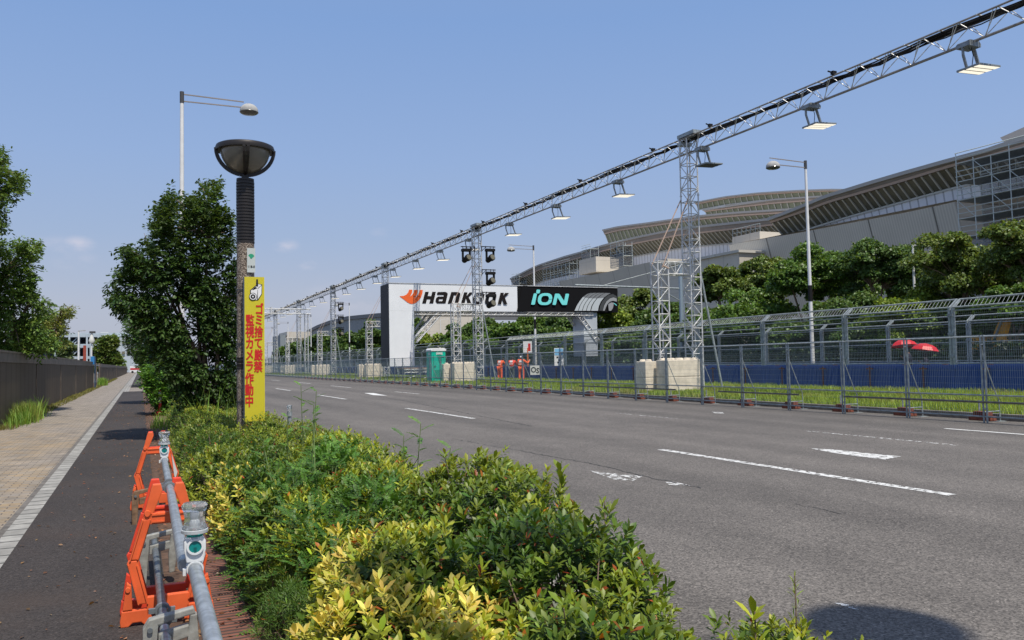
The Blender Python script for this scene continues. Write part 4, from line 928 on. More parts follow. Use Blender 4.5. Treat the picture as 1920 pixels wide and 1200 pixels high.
# crossing truss at the far left
t = thing('crossing_truss', 'white horizontal truss crossing far away just right of the yellow sign', 'truss', (0, 126, 0))
a = PY(440, 578, 126); c = PY(578, 580, 126); b = MB(); truss_box(b, (a[0], 0, a[2]-.35), (c[0]+.3, 0, c[2]-.35), .7, .06, .02, 1.4); b.build('frame', WHITEP, t)
b = MB(); b.box((a[0]+5.0, -.45, a[2]-.9), (a[0]+5.25, .45, a[2]+.2)); b.build('joint', ALU, t)
b = MB(); truss_box(b, (c[0]-.3, 0, 0), (c[0]-.3, 0, c[2]-.7), .5, .04, .015, .8, up=(0, 1, 0)); b.build('support_mast', ALU, t)
# mast arm near the near tower
Ym = 58.0; a = PY(1078, 541, Ym); c = PY(1275, 490, Ym); zz = PY(1275, 541, Ym)[2]
t = thing('mast_arm_pole', 'bluish galvanised pole with a long bare horizontal arm behind the near truss tower', 'pole', (c[0], Ym, 0))
MB().tube((0, 0, 0), (0, 0, c[2]), .22, 12, .16).build('pole', mat('bluish_pole', (.30, .37, .42), .45, .4), t, smooth=True)
b = MB().tube((-.2, 0, zz), (a[0]-c[0], 0, zz+.1), .075, 8).tube((-.2, 0, zz-1.0), (-2.2, 0, zz-.1), .05, 6).tube((-.1, 0, zz+2.0), (-7.5, 0, zz+.15), .03, 6).tube((-.2, 0, zz-1.1), (2.2, 0, zz-1.4), .04, 6)
b.build('arm', GALV, t)
# ================================================================ GANTRY
YG = float(PX(781, 560, 22.25)[1])
gl = PY(729, 531, YG); gr_ = PY(1158, 541, YG); xin = PY(776, 583, YG)[0]; ztop = gl[2]; zbt = PY(776, 583, YG)[2]
xr0, xr1 = PY(1096, 586, YG)[0], PY(1121, 586, YG)[0]; XL, XR = gl[0], gr_[0]
gn = thing('banner_gantry', 'huge white and black advertising gantry spanning the race track', 'gantry', (XL, YG, 0)); GO = gn.location
WB = mat('white_banner', (.74, .76, .78), .55, 0, .025, 1.2, .12); BB = mat('black_banner', (.008, .008, .009), .7, spec=.1)
zb0 = PY(729, 687, YG)[2]
b = MB(); b.box((XL, YG, zb0), (xin, YG+2.6, zbt)); b.build('left_pillar', WB, gn, off=GO)
b = MB(); b.box((XL, YG, zbt+.004), (PY(970, 560, YG)[0], YG+2.4, ztop)); b.build('beam_white_banner', WB, gn, off=GO)
xs = PY(960+168/8.727, 560, YG)[0]
b = MB(); b.box((PY(970, 560, YG)[0]+.003, YG+.02, zbt+.006), (XR, YG+2.4, ztop-.02)); b.build('beam_black_banner', BB, gn, off=GO)
b = MB(); b.box((XL-.03, YG+.06, zb0), (XL-.004, YG+2.66, ztop-.02)); b.build('dark_side', mat('dark_side_sheet', (.025, .026, .028), .7, 0, .15, .8), gn, off=GO)
b = MB(); b.box((xr0, YG+.2, 1.9), (xr1, YG+2.4, zbt)); b.build('right_pillar', mat('silver_banner', (.48, .52, .56), .5, .1, .05, 1), gn, off=GO)
b = MB(); truss_box(b, (xin+.05, YG+.2, zbt-.17), (xr0+1.0, YG+.2, zbt-.17), .28, .035, .014, .4); truss_box(b, (xin+.05, YG+2.2, zbt-.17), (xr0+1.0, YG+2.2, zbt-.17), .28, .035, .014, .4)
b.box((XL, YG-.04, ztop+.003), (XR, YG+2.4, ztop+.06)); b.build('lower_truss', ALU, gn, off=GO)
q = lambda x, y, Y=YG: PY(x, y, Y)
for (p, r_, Y) in (((777, 640), (824, 586), YG+.35), ((777, 626), (808, 586), YG+2.1), ((1120, 641), (1082, 587), YG+.35), ((1103, 641), (1064, 587), YG+2.1)): b = MB(); truss_box(b, tuple(q(*p, Y)), tuple(q(*r_, Y)), .42, .05, .02, .5, up=(0, 1, 0)); b.build('corner_brace', ALU, gn, off=GO)
cnt = [0]
def art(pts, m, name, zoom=(700, 520, 7.111), par=gn, layer=0):
    cnt[0] += 1; y = YG-.012-layer*.012-cnt[0]*.0007
    P_ = [q(zoom[0]+x/zoom[2], zoom[1]+yy/zoom[2], YG) for x, yy in pts]
    b = MB(); b.poly([(p[0]-XL, y-YG, p[2]) for p in P_]); return b
def art_obj(polys, m, name, **k):
    b = MB()
    for p in polys:
        s_ = art(p, m, name, **k); n = len(b.v); b.v += s_.v; b.f += [tuple(i+n for i in f_) for f_ in s_.f]
    return b.build(name, m, gn)
ORG = mat('orange_ink', (.82, .13, .02), .5); ORG2 = ORG; INK = mat('dark_ink', (.016, .013, .013), .7, spec=.1)
art_obj([[(348,250),(370,268),(400,290),(450,330),(478,346),(500,353),(520,354),(540,350),(528,292),(515,235),(496,248),(480,262),(500,230),(515,200),(520,165),(475,165),(465,200),(440,230),(400,248)]], ORG, 'flame_mark', layer=1)
art_obj([[(540,350),(560,342),(585,325),(610,300),(635,265),(652,215),(658,168),(615,168),(612,200),(595,235),(565,270),(535,293),(565,255),(585,215),(590,168),(545,168),(538,200),(515,235),(522,292)]], ORG2, 'flame_mark', layer=1)
def ring_poly(cx, cy, w_, h_, th, sh, n=28, e=3.2):
    def sup(a, rx, ry):
        c_, s_ = math.cos(a), math.sin(a); x = rx*abs(c_)**(2/e)*(1 if c_ >= 0 else -1); y = ry*abs(s_)**(2/e)*(1 if s_ >= 0 else -1); return (cx+x-sh*y, cy+y)
    out = []
    for i in range(n):
        a0, a1 = 2*math.pi*i/n, 2*math.pi*(i+1)/n
        out.append([sup(a0, w_/2, h_/2), sup(a1, w_/2, h_/2), sup(a1, w_/2-th, h_/2-th*.8), sup(a0, w_/2-th, h_/2-th*.8)])
    return out
glyphs = [
 [[(690,193),(738,193),(700,348),(650,348)], [(785,193),(832,193),(797,348),(745,348)], [(722,250),(776,250),(766,292),(712,292)]],
 [[(862,196),(960,194),(982,204),(992,222),(984,236),(848,234),(850,205)], [(940,225),(991,225),(962,348),(912,348)], [(862,256),(940,256),(930,288),(880,290)], [(862,256),(885,262),(868,322),(848,345),(832,330),(828,308),(838,275)], [(850,318),(930,318),(920,348),(848,348)]],
 [[(1038,196),(1086,196),(1042,350),(990,350)], [(1080,196),(1128,197),(1152,206),(1160,226),(1150,240),(1066,238)], [(1108,230),(1158,230),(1128,351),(1080,351)]],
 [[(1208,200),(1254,200),(1214,352),(1166,352)], [(1284,200),(1336,202),(1272,262),(1236,274),(1226,262),(1240,250)], [(1232,268),(1268,258),(1308,354),(1256,354)]],
 ring_poly(1400, 280, 140, 156, 46, .22),
 ring_poly(1562, 283, 140, 156, 46, .22),
 [[(1692,206),(1738,206),(1700,358),(1654,358)], [(1754,208),(1808,210),(1745,272),(1716,282),(1706,270),(1718,258)], [(1712,276),(1748,268),(1784,361),(1736,361)]]]
for gph in glyphs: art_obj(gph, INK, 'letter', layer=1)
Z2 = (960, 520, 8.727)
art_obj([[(72,556),(168,137),(250,139),(250,556)]], BB, 'slanted_edge', zoom=Z2, layer=1)
TEAL = mat('turquoise_ink', (.18, .72, .70), .5)
def rr(pts, r_=10): # soften corners
    out = []
    n = len(pts)
    for i in range(n):
        p = Vector(pts[i]); a = (Vector(pts[i-1])-p).normalized(); c = (Vector(pts[(i+1) % n])-p).normalized(); out += [tuple(p+a*r_), tuple(p+(a+c)*r_*.35), tuple(p+c*r_)]
    return out
art_obj([rr([(396,200),(458,203),(444,265),(388,265)], 14), rr([(350,262),(404,266),(366,450),(304,448)], 12)], TEAL, 'letter', zoom=Z2, layer=2)
art_obj(ring_poly(532, 357, 232, 196, 54, .12, 32, 2.6), TEAL, 'letter', zoom=Z2, layer=2)
art_obj([rr([(696,268),(750,268),(708,453),(652,451)], 10), rr([(700,268),(764,268),(888,453),(812,453)], 10), rr([(868,268),(926,272),(888,453),(832,453)], 10)], TEAL, 'letter', zoom=Z2, layer=2)
# tyre picture
gcur = [[(1010,548),(1045,470),(1090,395),(1150,320),(1215,275),(1270,258)], [(1075,548),(1100,470),(1140,400),(1190,330),(1245,280),(1320,256)], [(1140,548),(1165,470),(1200,405),(1250,340),(1310,288),(1380,256)], [(1205,548),(1228,470),(1262,408),(1315,345),(1370,292),(1450,256)], [(1275,548),(1295,470),(1330,408),(1380,345),(1440,295),(1510,256)], [(1405,548),(1420,470),(1450,400),(1500,335),(1560,290),(1610,262)]]
bands = []; dark = []
for a, c in zip(gcur[:-1], gcur[1:]):
    for k in range(5):
        p = [a[k], a[k+1], c[k+1], c[k]]; w1 = [(p[i][0]*.93+p[3-i][0]*.07, p[i][1]*.93+p[3-i][1]*.07) for i in range(4)]
        (bands if k < 3 else dark).append(w1)
art_obj(bands, mat('tyre_light_ink', (.48, .52, .54), .5), 'tyre_tread', zoom=Z2, layer=2); art_obj(dark, mat('tyre_mid_ink', (.19, .20, .21), .5), 'tyre_tread', zoom=Z2, layer=2)
art_obj([[(1415,548),(1432,470),(1462,400),(1512,335),(1572,290),(1640,275),(1700,310),(1712,350),(1650,322),(1590,340),(1530,390),(1490,460),(1470,548)]], mat('tyre_dark_ink', (.055, .058, .06), .5), 'tyre_sidewall', zoom=Z2, layer=2)
art_obj([[(1475,548),(1495,462),(1534,394),(1592,345),(1650,328),(1702,350),(1702,400),(1640,385),(1590,400),(1550,440),(1520,500),(1505,548)], [(1572,548),(1562,440),(1610,412),(1655,418),(1640,500),(1610,548)]], mat('tyre_rim_ink', (.30, .31, .32), .5), 'tyre_rim', zoom=Z2, layer=3)
art_obj([[(1648,424),(1664,424),(1704,456),(1700,468)]], TEAL, 'turquoise_flash', zoom=Z2, layer=3)
# staging decks at its left foot
t = thing('stage_deck', 'low stage deck on truss legs with a brown top at the foot of the gantry', 'staging', (XL+.6, YG-2.2, .1))
MB().box((0, 0, .98), (4.6, 2.0, 1.08)).build('deck', mat('deck_wood', (.22, .14, .09), .8), t)
b = MB()
for y in (.1, 1.9):
    truss_box(b, (.05, y, .8), (4.55, y, .8), .26, .03, .012, .35)
    for x in (.1, 1.5, 3.0, 4.5): b.tube((x, y, 0), (x, y, .9), .03, 6)
    for x in (.1, 1.5, 3.0): b.tube((x, y, .05), (x+1.5, y, .6), .02, 5)
b.build('truss_frame', ALU, t)
# ================================================================ TOILET, SIGNS
YT = 56.0; tx0, tx1 = PY(806, 660, YT)[0], PY(841, 660, YT)[0]
t = thing('portable_toilet', 'green portable toilet with white roof between the gantry foot and concrete blocks', 'toilet', (tx0+.12, YT, .1)); GRN = mat('toilet_green', (.0, .42, .29), .4, 0, .06, 3)
W_ = 1.05; H_ = 2.28
MB().box((0, 0, .12), (W_, 1.15, H_)).build('cabin', GRN, t, bevel=.02)
b = MB().prism([(.42, -.02, 2.05), (.72, -.02, 2.05), (.80, -.02, 1.55), (.66, -.02, 1.35), (.50, -.02, 1.62)], (0, .018, 0)).box((.12, -.025, .2), (.16, -.002, 2.0)).box((W_-.13, -.025, .2), (W_-.09, -.002, 2.0)).box((.2, -.02, .35), (.85, -.002, .95)).box((.55, -.03, 1.85), (.92, -.002, 1.92)); dr = b.build('door', mat('toilet_green_dark', (.0, .24, .16), .45), t); MB().box((.2, -.06, 1.2), (.3, -.03, 1.26)).build('handle', DKG, dr)
MB().box((.34, -.02, 2.02), (.82, -.002, 2.2)).build('vent_window', mat('vent_pale', (.45, .52, .48), .5), t); MB().box((-.02, .3, 2.02), (-.002, .7, 2.2)).build('vent_window', mat('vent_pale', (.45, .52, .48), .5), t)
MB().prism([(-.04, -.05, H_+.003), (W_+.04, -.05, H_+.003), (W_+.04, -.05, H_+.12), (W_-.08, -.05, H_+.22), (.08, -.05, H_+.22), (-.04, -.05, H_+.12)], (0, 1.25, 0)).build('roof', WHITEP, t, bevel=.03)
MB().box((.0, .05, 0), (W_, 1.1, .115)).build('base', mat('skid', (.4, .38, .34), .8), t)
q0 = PX(1003, 694, 24.6); t = thing('numbered_board', 'small white board reading OS low on the fence beside the marshals', 'sign', tuple(q0)); MB().box((-.35, 0, -.32), (.35, .03, .32)).build('board', mat('board_white', (.55, .55, .52), .6), t); o = text_mesh('OS', .5, BLKT, t, 'lettering', .03); o.location = (0, -.004, -.02); o.rotation_euler = (0, .2, 0)
q0 = PX(1048, 669, 26.9); t = thing('notice_board', 'tall narrow white and blue notice hung on the debris fence', 'sign', tuple(q0)); MB().box((-.36, 0, -.62), (.36, .02, .62)).build('board', WHITEP, t); MB().box((-.33, -.006, .1), (.33, -.002, .58)).build('blue_print', mat('sky_blue_ink', (.2, .45, .68), .5), t); b = MB()
for i, (x, z_) in enumerate(((-.2, -.1), (-.05, -.3), (.05, -.15), (-.15, -.45), (.1, -.42))): b.box((x, -.007, z_), (x+.14, -.002, z_+.12))
b.build('symbol', BLKT, t)
q0 = PX(989, 652, 33); t = thing('track_sign', 'white panel sign with red marks on an orange pole behind the marshals', 'sign', (q0[0], q0[1], 0)); MB().tube((0, 0, 0), (0, 0, q0[2]), .07, 8).build('pole', mat('orange_pole', (.65, .16, .04), .5), t); MB().box((-.45, -.03, q0[2]-.45), (.45, 0, q0[2]+.6)).build('panel', WHITEP, t); MB().box((.05, -.04, q0[2]-.3), (.3, -.033, q0[2]+.4)).build('red_print', REDT, t)
# ================================================================ NEAR BARRICADES
ORP = mat('orange_plastic', (.74, .125, .035), .5, 0, .14, 5, .12); ORD = mat('orange_plastic_aged', (.70, .06, .025), .45, 0, .08, 6)
PIPE = mat('scaffold_pipe_zinc', (.36, .39, .41), .4, .5, .22, 26, 0, .5, None, 10); PIPED = mat('pipe_zinc_dark', (.17, .19, .20), .45, .5, .25, 26, 0, .5, None, 10); CAST = mat('cast_grey', (.33, .33, .30), .6, .3, .2, 20, .2)
def aframe(label, loc, rz=0, m=None, second=.16):
    """folding A-frame barricade foot, lies in the local x-z plane, open towards +-y"""
    m = m or ORP; t = thing('barricade_stand', label, 'barricade', loc, rz, 'orange barricade stands along the cycle path')
    def leg_side(s, y, mm, ty):
        b = MB(); th = .045
        def pr(pts, d0=0, d1=th): b.prism([(x*s, y+d0, z_) for x, z_ in pts], (0, d1-d0, 0))
        pr([(.045, .80), (.095, .80), (.105, .775), (.155, .60), (.105, .60), (.035, .76)])              # tip
        pr([(.100, .603), (.160, .603), (.235, .375), (.175, .375)])                                      # upper arm
        pr([(.175, .372), (.238, .372), (.250, .355), (.185, .12), (.115, .12), (.178, .35)])            # knee to lower
        pr([(.235, .30), (.245, .24), (.275, .03), (.265, .0), (.215, .0), (.205, .012), (.175, .018), (.145, .012), (.135, .0), (.10, .0), (.10, .02), (.115, .117), (.235, .117)] if 0 else [(.29, .03), (.285, .0), (.24, .0), (.215, .02), (.165, .02), (.14, .0), (.10, .0), (.095, .03), (.115, .09), (.28, .09)])
        pr([(.215, .093), (.275, .093), (.250, .25), (.222, .235)])                                       # outer rib of the foot
        return b.build('side_leg', mm, t, bevel=.006)
    def ribs(s, y, mm):
        b = MB(); yy = y-.008
        def pr(pts): b.prism([(x*s, yy, z_) for x, z_ in pts], (0, .0075, 0))
        # raised edges
        pr([(.160, .60), (.152, .60), (.228, .372), (.236, .372)]); pr([(.107, .60), (.115, .60), (.190, .378), (.182, .378)])
        pr([(.245, .352), (.237, .352), (.175, .12), (.183, .12)]); pr([(.185, .345), (.193, .345), (.130, .12), (.122, .12)])
        b.lathe([(0, 0), (.017, 0), (.020, .008), (0, .009)], c=(.128*s, y-.009, .635), n=14, axis='y')
        b.lathe([(0, 0), (.014, 0), (.017, .006), (0, .007)], c=(.243*s, y-.007, .21), n=12, axis='y')
        return b.build('raised_edge', mm, t)
    for k, y in enumerate((0, second)):
        mm = m if k == 0 else ORD
        for s in (-1, 1): leg_side(s, y, mm, k); 
        if k == 0:
            for s in (-1, 1): ribs(s, y, m)
        cb = MB().box((-.115, y, .57), (.115, y+.045, .635)).build('cross_bar', mm, t, bevel=.004); MB().box((-.10, y-.006, .58), (.10, y-.001, .588)).box((-.10, y-.006, .62), (.10, y-.001, .628)).build('raised_edge', mm, cb); MB().box((-.13, y, .055), (.13, y+.045, .155)).build('cross_bar', mm, t, bevel=.004)
    # white reflector plate on the right leg
    b = MB().prism([(.165, -.012, .565), (.20, -.012, .46), (.232, -.012, .37), (.205, -.012, .29), (.19, -.012, .37)], (0, .005, 0)); b.build('reflector', mat('reflector_white', (.62, .62, .60), .35), t)
    t.scale = (.88, 1, 1)
    return t
PXX = .16
aframe('nearest orange A-frame barricade stand holding the pipes', (.155, 5.3, .12), 0.02, ORP, .24)
aframe('orange barricade stand farther along under the second warning light', (.165, 9.55, .12), -.03, ORP, .14)
aframe('orange barricade stand carrying the pipe below and behind the camera', (.15, .6, .12), 0, ORP, .14)
def clamp_ring(b, y, x, z_, r_=.03, w_=.035): b.lathe([(r_, -w_/2), (r_+.012, -w_/2), (r_+.012, w_/2), (r_, w_/2), (r_, -w_/2)], c=(x, y, z_), n=16, axis='y'); b.box((x-.065, y-.012, z_-.012), (x-.03, y+.012, z_+.012)); b.box((x+.03, y-.012, z_-.014), (x+.06, y+.012, z_+.01)); return b
def pipe(label, p0, p1, m=PIPE, r_=.0225, clamps=()):
    t = thing('scaffold_pipe', label, 'pipe', p0, 0, 'pipes laid through the barricade stands'); d = Vector(p1)-Vector(p0)
    b = MB(); b.tube((0, 0, 0), tuple(d), r_, 20); b.tube((0, 0, 0), tuple(-d.normalized()*.002), r_*.8, 16); b.build('tube', m, t, smooth=True)
    for c in clamps:
        q = d*c; bb = MB(); clamp_ring(bb, q.y, q.x, q.z, r_+.002); bb.build('clamp', GALVD, t)
    return t
L1 = G(365, 1064, .915); L2 = G(308, 862, .88); J1 = G(318, 912, .86)
pipe('nearest upper pipe running from the frame bottom to the first warning light', (.15, .1, .95), tuple(L1))
pipe('middle upper pipe between the first warning light and the joint clamps', (L1[0]-.03, L1[1]+.05, .915), tuple(J1), clamps=(.975,))
pipe('farther upper pipe leading to the second warning light', (J1[0], J1[1]+.06, .86), tuple(L2), clamps=(.02,))
pipe('lowest near pipe under the first stand', (.125, 2.2, .42), (.11, 4.3, .37), PIPE)
pipe('dark lower pipe lying inside the first stand', (.11, 4.4, .37), (.10, 6.9, .33), PIPED, clamps=(.02, .1))
# green tape ring at joints
def cast_foot(label, loc, rz=0, m=CAST):
    t = thing('pipe_bracket', label, 'bracket', loc, rz, 'cast brackets on the lower pipes'); b = MB()
    for pts in ([(-.10, .10), (.09, .13), (.10, .10), (.06, .095), (-.06, .07), (-.085, -.30), (-.125, -.30), (-.125, .06)], [(.075, .10), (.105, .10), (.115, -.05), (.10, -.16), (.065, -.17), (.06, -.05)], [(-.06, .03), (.07, .055), (.07, .0), (-.06, -.03)]):
        b.prism([(x, 0, z_) for x, z_ in pts], (0, .05, 0))
    b.build('casting', m, t, bevel=.006); bb = MB(); bb.lathe([(0, 0), (.012, 0), (.012, .012), (0, .012)], c=(-.095, -.012, .055), n=8, axis='y').lathe([(0, 0), (.01, 0), (.01, .01), (0, .01)], c=(-.10, -.01, -.27), n=8, axis='y'); bb.build('bolt', GALVD, t); return t
cast_foot('nearest cast grey pipe bracket at the bottom of the photo', (.14, 4.15, .36))
cast_foot('second cast grey bracket seen through the first orange stand', (.125, 6.3, .34))
cast_foot('rusty bracket standing between the two orange stands', (.06, 8.7, .33), .1, mat('rusty_cast', (.20, .12, .07), .8, .1, .3, 20, .3))
# --- warning lights on the pipes
CLEAR = bpy.data.materials.new('clear_plastic'); CLEAR.use_nodes = True; p_ = CLEAR.node_tree.nodes['Principled BSDF']; p_.inputs['Base Color'].default_value = (.86, .89, .91, 1); p_.inputs['Transmission Weight'].default_value = .86; p_.inputs['Roughness'].default_value = .16; p_.inputs['IOR'].default_value = 1.2
WPL = mat('white_clamp_plastic', (.66, .68, .69), .4); TEALP = mat('teal_plastic', (.0, .20, .19), .4); FROST = mat('frosted_insert', (.5, .53, .54), .25)
def wlight(label, loc):
    t = thing('warning_light', label, 'warning light', loc, 0, 'clear warning lights clamped on the pipe ends')
    b = MB(); b.lathe([(.024, -.03), (.036, -.03), (.038, 0), (.036, .03), (.024, .03)], n=18, axis='y'); b.box((-.05, -.014, -.03), (-.034, .014, .0)); b.build('pipe_clamp', WPL, t, smooth=False)
    b = MB(); b.prism([(-.036, -.03, .03), (.036, -.03, .03), (.040, -.03, .06), (.046, -.03, .085), (.046, -.03, .125), (.034, -.03, .145), (-.034, -.03, .145), (-.046, -.03, .125), (-.046, -.03, .085), (-.040, -.03, .06)], (0, .055, 0)); b.build('body', WPL, t, bevel=.005)
    b = MB(); b.lathe([(0, -.0015), (.028, -.0015), (.028, 0), (0, 0)], c=(0, -.0335, .102), n=22, axis='y').build('switch_recess', TEALP, t)
    b = MB(); b.lathe([(.027, -.008), (.036, -.008), (.036, 0), (.027, 0), (.027, -.008)], c=(0, -.032, .102), n=22, axis='y'); b.build('switch_rim', WPL, t)
    MB().box((-.006, -.0385, .075), (.006, -.0355, .10)).build('switch', mat('teal_dark', (.0, .10, .10), .4), t)
    MB().lathe([(0, .146), (.036, .146), (.036, .158), (0, .158)], n=18).build('neck', TEALP, t)
    sx_ = lambda pr: [(r_*1.0, z_) for r_, z_ in pr]
    MB().lathe([(0, .159), (.052, .159), (.055, .17), (.053, .185), (.046, .20), (.043, .23), (.048, .26), (.054, .272), (.056, .285), (.048, .297), (.0, .30)], n=8).build('lens', CLEAR, t, smooth=False)
    MB().lathe([(.0535, .160), (.0575, .162), (.0575, .176), (.0535, .178)], n=20).build('lens_base', mat('grey_plastic_ring', (.42, .45, .46), .35), t)
    MB().lathe([(0, .18), (.018, .185), (.022, .205), (.013, .222), (.02, .24), (.014, .262), (0, .268)], n=12).build('bulb', FROST, t, smooth=True)
    t.scale = (.76, .85, .74)
    return t
wlight('nearer clear warning light with teal switch on the pipe end', tuple(L1))
wlight('farther clear warning light standing over the second orange stand', tuple(L2))
# small grey post lamp showing above the hedge by the road
q0 = G(543, 790, .3); t = thing('road_marker', 'small clear and grey road marker showing above the shrubs right of the yellow sign', 'marker', (2.3, PX(543, 780, 2.3)[1], .1)); zz = PX(543, 769, 2.3)[2]
MB().tube((0, 0, 0), (0, 0, zz-.2), .03, 8).tube((0, 0, zz-.2), (0, 0, zz-.12), .045, 10).build('post', GALV, t); MB().lathe([(0, zz-.12), (.04, zz-.12), (.035, zz-.08), (.045, zz-.02), (0, zz-.01)], n=10).build('lens', CLEAR, t)
# ================================================================ VEGETATION
GREEN_D = (.055, .115, .016); GREEN_M = (.115, .215, .024); GREEN_Y = (.42, .44, .035); CREAM = (.85, .66, .16); ORL = (.45, .17, .025); REDL = (.26, .03, .015)
def lump(p, f=1.0, seed=0):
    x, y, z = p[:, 0]*f+seed, p[:, 1]*f, p[:, 2]*f
    return (np.sin(x*5.1+1.3*np.sin(y*3.7))+np.sin(y*6.3+1.7*np.sin(z*4.9+x*2))+np.sin(z*7.1+x*3.3))/3
def mound_points(mounds, n, amp=.05, g=rng, p=2.5, seed=0, zmin=-.12, base=.1):
    ar = np.array([m[2]*m[3]+m[4]*(m[2]+m[3]) for m in mounds]); cnt = (n*ar/ar.sum()).astype(int); P = []; N = []
    for k, (m, c) in enumerate(zip(mounds, cnt)):
        d = rnd_dirs(c*2, g); d = d[d[:, 2] > zmin][:c]
        s = 1/(np.abs(d)**p).sum(1)**(1/p); q = d*s[:, None]; nr = np.sign(q)*np.abs(q)**(p-1)/np.array([m[2], m[3], m[4]])
        nr /= np.linalg.norm(nr, axis=1, keepdims=True); w_ = q*np.array([m[2], m[3], m[4]])+np.array([m[0], m[1], base+(m[5] if len(m) > 5 else 0)])
        w_ += nr*(lump(w_, 1.0, seed)*amp)[:, None]
        ok = np.ones(len(w_), bool)
        for j, o in enumerate(mounds):
            if j == k: continue
            e = np.abs((w_-np.array([o[0], o[1], base+(o[5] if len(o) > 5 else 0)]))/np.array([o[2], o[3], o[4]])); ok &= (e**p).sum(1) > .72
        ok &= w_[:, 2] > base-.02
        P.append(w_[ok]); N.append(nr[ok])
    return np.concatenate(P), np.concatenate(N)
def whorls(P, A, L, nl, g=rng, a0=30, a1=92, tmpl=(L8_V, L8_T), wid=1.0, stem=.05):
    n = len(P); u = np.cross(A, rnd_dirs(n, g)); u /= np.linalg.norm(u, axis=1, keepdims=True); v = np.cross(A, u)
    pos = []; dd = []; nn = []; sz = []; age = []; sid = []
    ph = g.uniform(0, 6.28, n); ss = g.uniform(.62, 1.22, n)
    for i in range(nl):
        f = i/(nl-1); th = ph+i*2.3999; an = np.radians(a0+(a1-a0)*f+g.uniform(-12, 12, n)); rad = u*np.cos(th)[:, None]+v*np.sin(th)[:, None]
        d = A*np.cos(an)[:, None]+rad*np.sin(an)[:, None]; nrm = A*np.sin(an)[:, None]-rad*np.cos(an)[:, None]
        pos.append(P-A*(stem*f)); dd.append(d); nn.append(nrm); sz.append(L*(.55+.45*math.sin(math.pi*min(1, .25+f*.75)))*g.uniform(.7, 1.2, n)*ss); age.append(np.full(n, f)); sid.append(np.arange(n))
    pos, dd, nn, sz, age, sid = map(np.concatenate, (pos, dd, nn, sz, age, sid))
    v_, t_, k = leaves(pos, dd, nn, sz, tmpl, wid); return v_, t_, k, age, sid
def shrub(label, mounds, n, L=.045, nl=9, yellow=.3, cream=0.0, dead=.01, amp=.05, depth=.10, seed=1, wid=.95, tmpl=(L8_V, L8_T), loc=None, stems=60, name='azalea_shrub', cat='shrub', base=.1, group='clipped shrubs between the path and the road', dark=1.0, upw=.8, a1=88, inner=True, warm=0):
    g = np.random.default_rng(seed); P, N = mound_points(mounds, n, amp, g, seed=seed*3.1, base=base)
    dep = g.exponential(depth*.45, len(P)).clip(0, depth*2.2); out_ = (g.random(len(P)) < .12)*g.uniform(0, L*1.6, len(P)); P = P-N*dep[:, None]+(N*.5+np.array([0, 0, .7]))*out_[:, None]
    A = N*.55+np.array([0, -.18, upw*1.1])+g.normal(size=P.shape)*.22; A /= np.linalg.norm(A, axis=1, keepdims=True)
    v, t, k, age, sid = whorls(P, A, L, nl, g, tmpl=tmpl, wid=wid, stem=L*1.1, a1=a1)
    patch = np.clip(lump(P, .8, seed+5)*.8+.5+g.normal(size=len(P))*.22, 0, 1)
    sh = g.random(len(P))
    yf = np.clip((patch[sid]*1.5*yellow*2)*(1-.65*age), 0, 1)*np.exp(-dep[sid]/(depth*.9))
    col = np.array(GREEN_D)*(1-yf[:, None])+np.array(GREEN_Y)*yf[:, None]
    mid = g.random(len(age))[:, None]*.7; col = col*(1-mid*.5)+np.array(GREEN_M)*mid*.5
    if cream:
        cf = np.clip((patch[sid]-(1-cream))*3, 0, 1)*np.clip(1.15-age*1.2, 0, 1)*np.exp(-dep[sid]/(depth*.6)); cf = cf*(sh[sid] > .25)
        col = col*(1-cf[:, None])+np.array(CREAM)*cf[:, None]
    if warm: col = col*(1+warm*np.array([.5, .1, -.3]))
    dd_ = g.random(len(age)) < dead*(1+2*age); k2 = g.random(len(age))[:, None]
    col = np.where(dd_[:, None], np.array(ORL)*k2+np.array(REDL)*(1-k2), col)*dark
    col = jitter_cols(len(col), col, .2, g)
    c = mounds[0]; root = thing(name, label, cat, (c[0], c[1], base), group=group); off = (c[0], c[1], base)
    if inner:
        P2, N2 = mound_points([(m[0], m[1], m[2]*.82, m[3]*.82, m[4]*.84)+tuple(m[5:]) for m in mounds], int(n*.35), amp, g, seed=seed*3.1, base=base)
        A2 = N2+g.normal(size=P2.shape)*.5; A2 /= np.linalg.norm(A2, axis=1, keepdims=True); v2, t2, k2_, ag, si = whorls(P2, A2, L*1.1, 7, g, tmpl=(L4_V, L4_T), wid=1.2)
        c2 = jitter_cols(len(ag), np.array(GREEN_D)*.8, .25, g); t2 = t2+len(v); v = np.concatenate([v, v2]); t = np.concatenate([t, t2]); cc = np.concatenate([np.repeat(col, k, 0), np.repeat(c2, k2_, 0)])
    else: cc = np.repeat(col, k, 0)
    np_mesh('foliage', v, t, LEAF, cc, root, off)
    b = MB(); idx = g.choice(len(P), min(stems, len(P)), replace=False)
    for i in idx:
        p = Vector(P[i]); m = min(mounds, key=lambda m: (m[0]-p.x)**2+(m[1]-p.y)**2); o = Vector((m[0]+(p.x-m[0])*.25, m[1]+(p.y-m[1])*.25, base)); mid_ = o.lerp(p, .55)+Vector((0, 0, .04)); b.tube(o, mid_, .007, 4, .005).tube(mid_, p-Vector(A[i])*.02, .005, 4, .0025)
    b.build('stems', BARK, root, off=off); return root
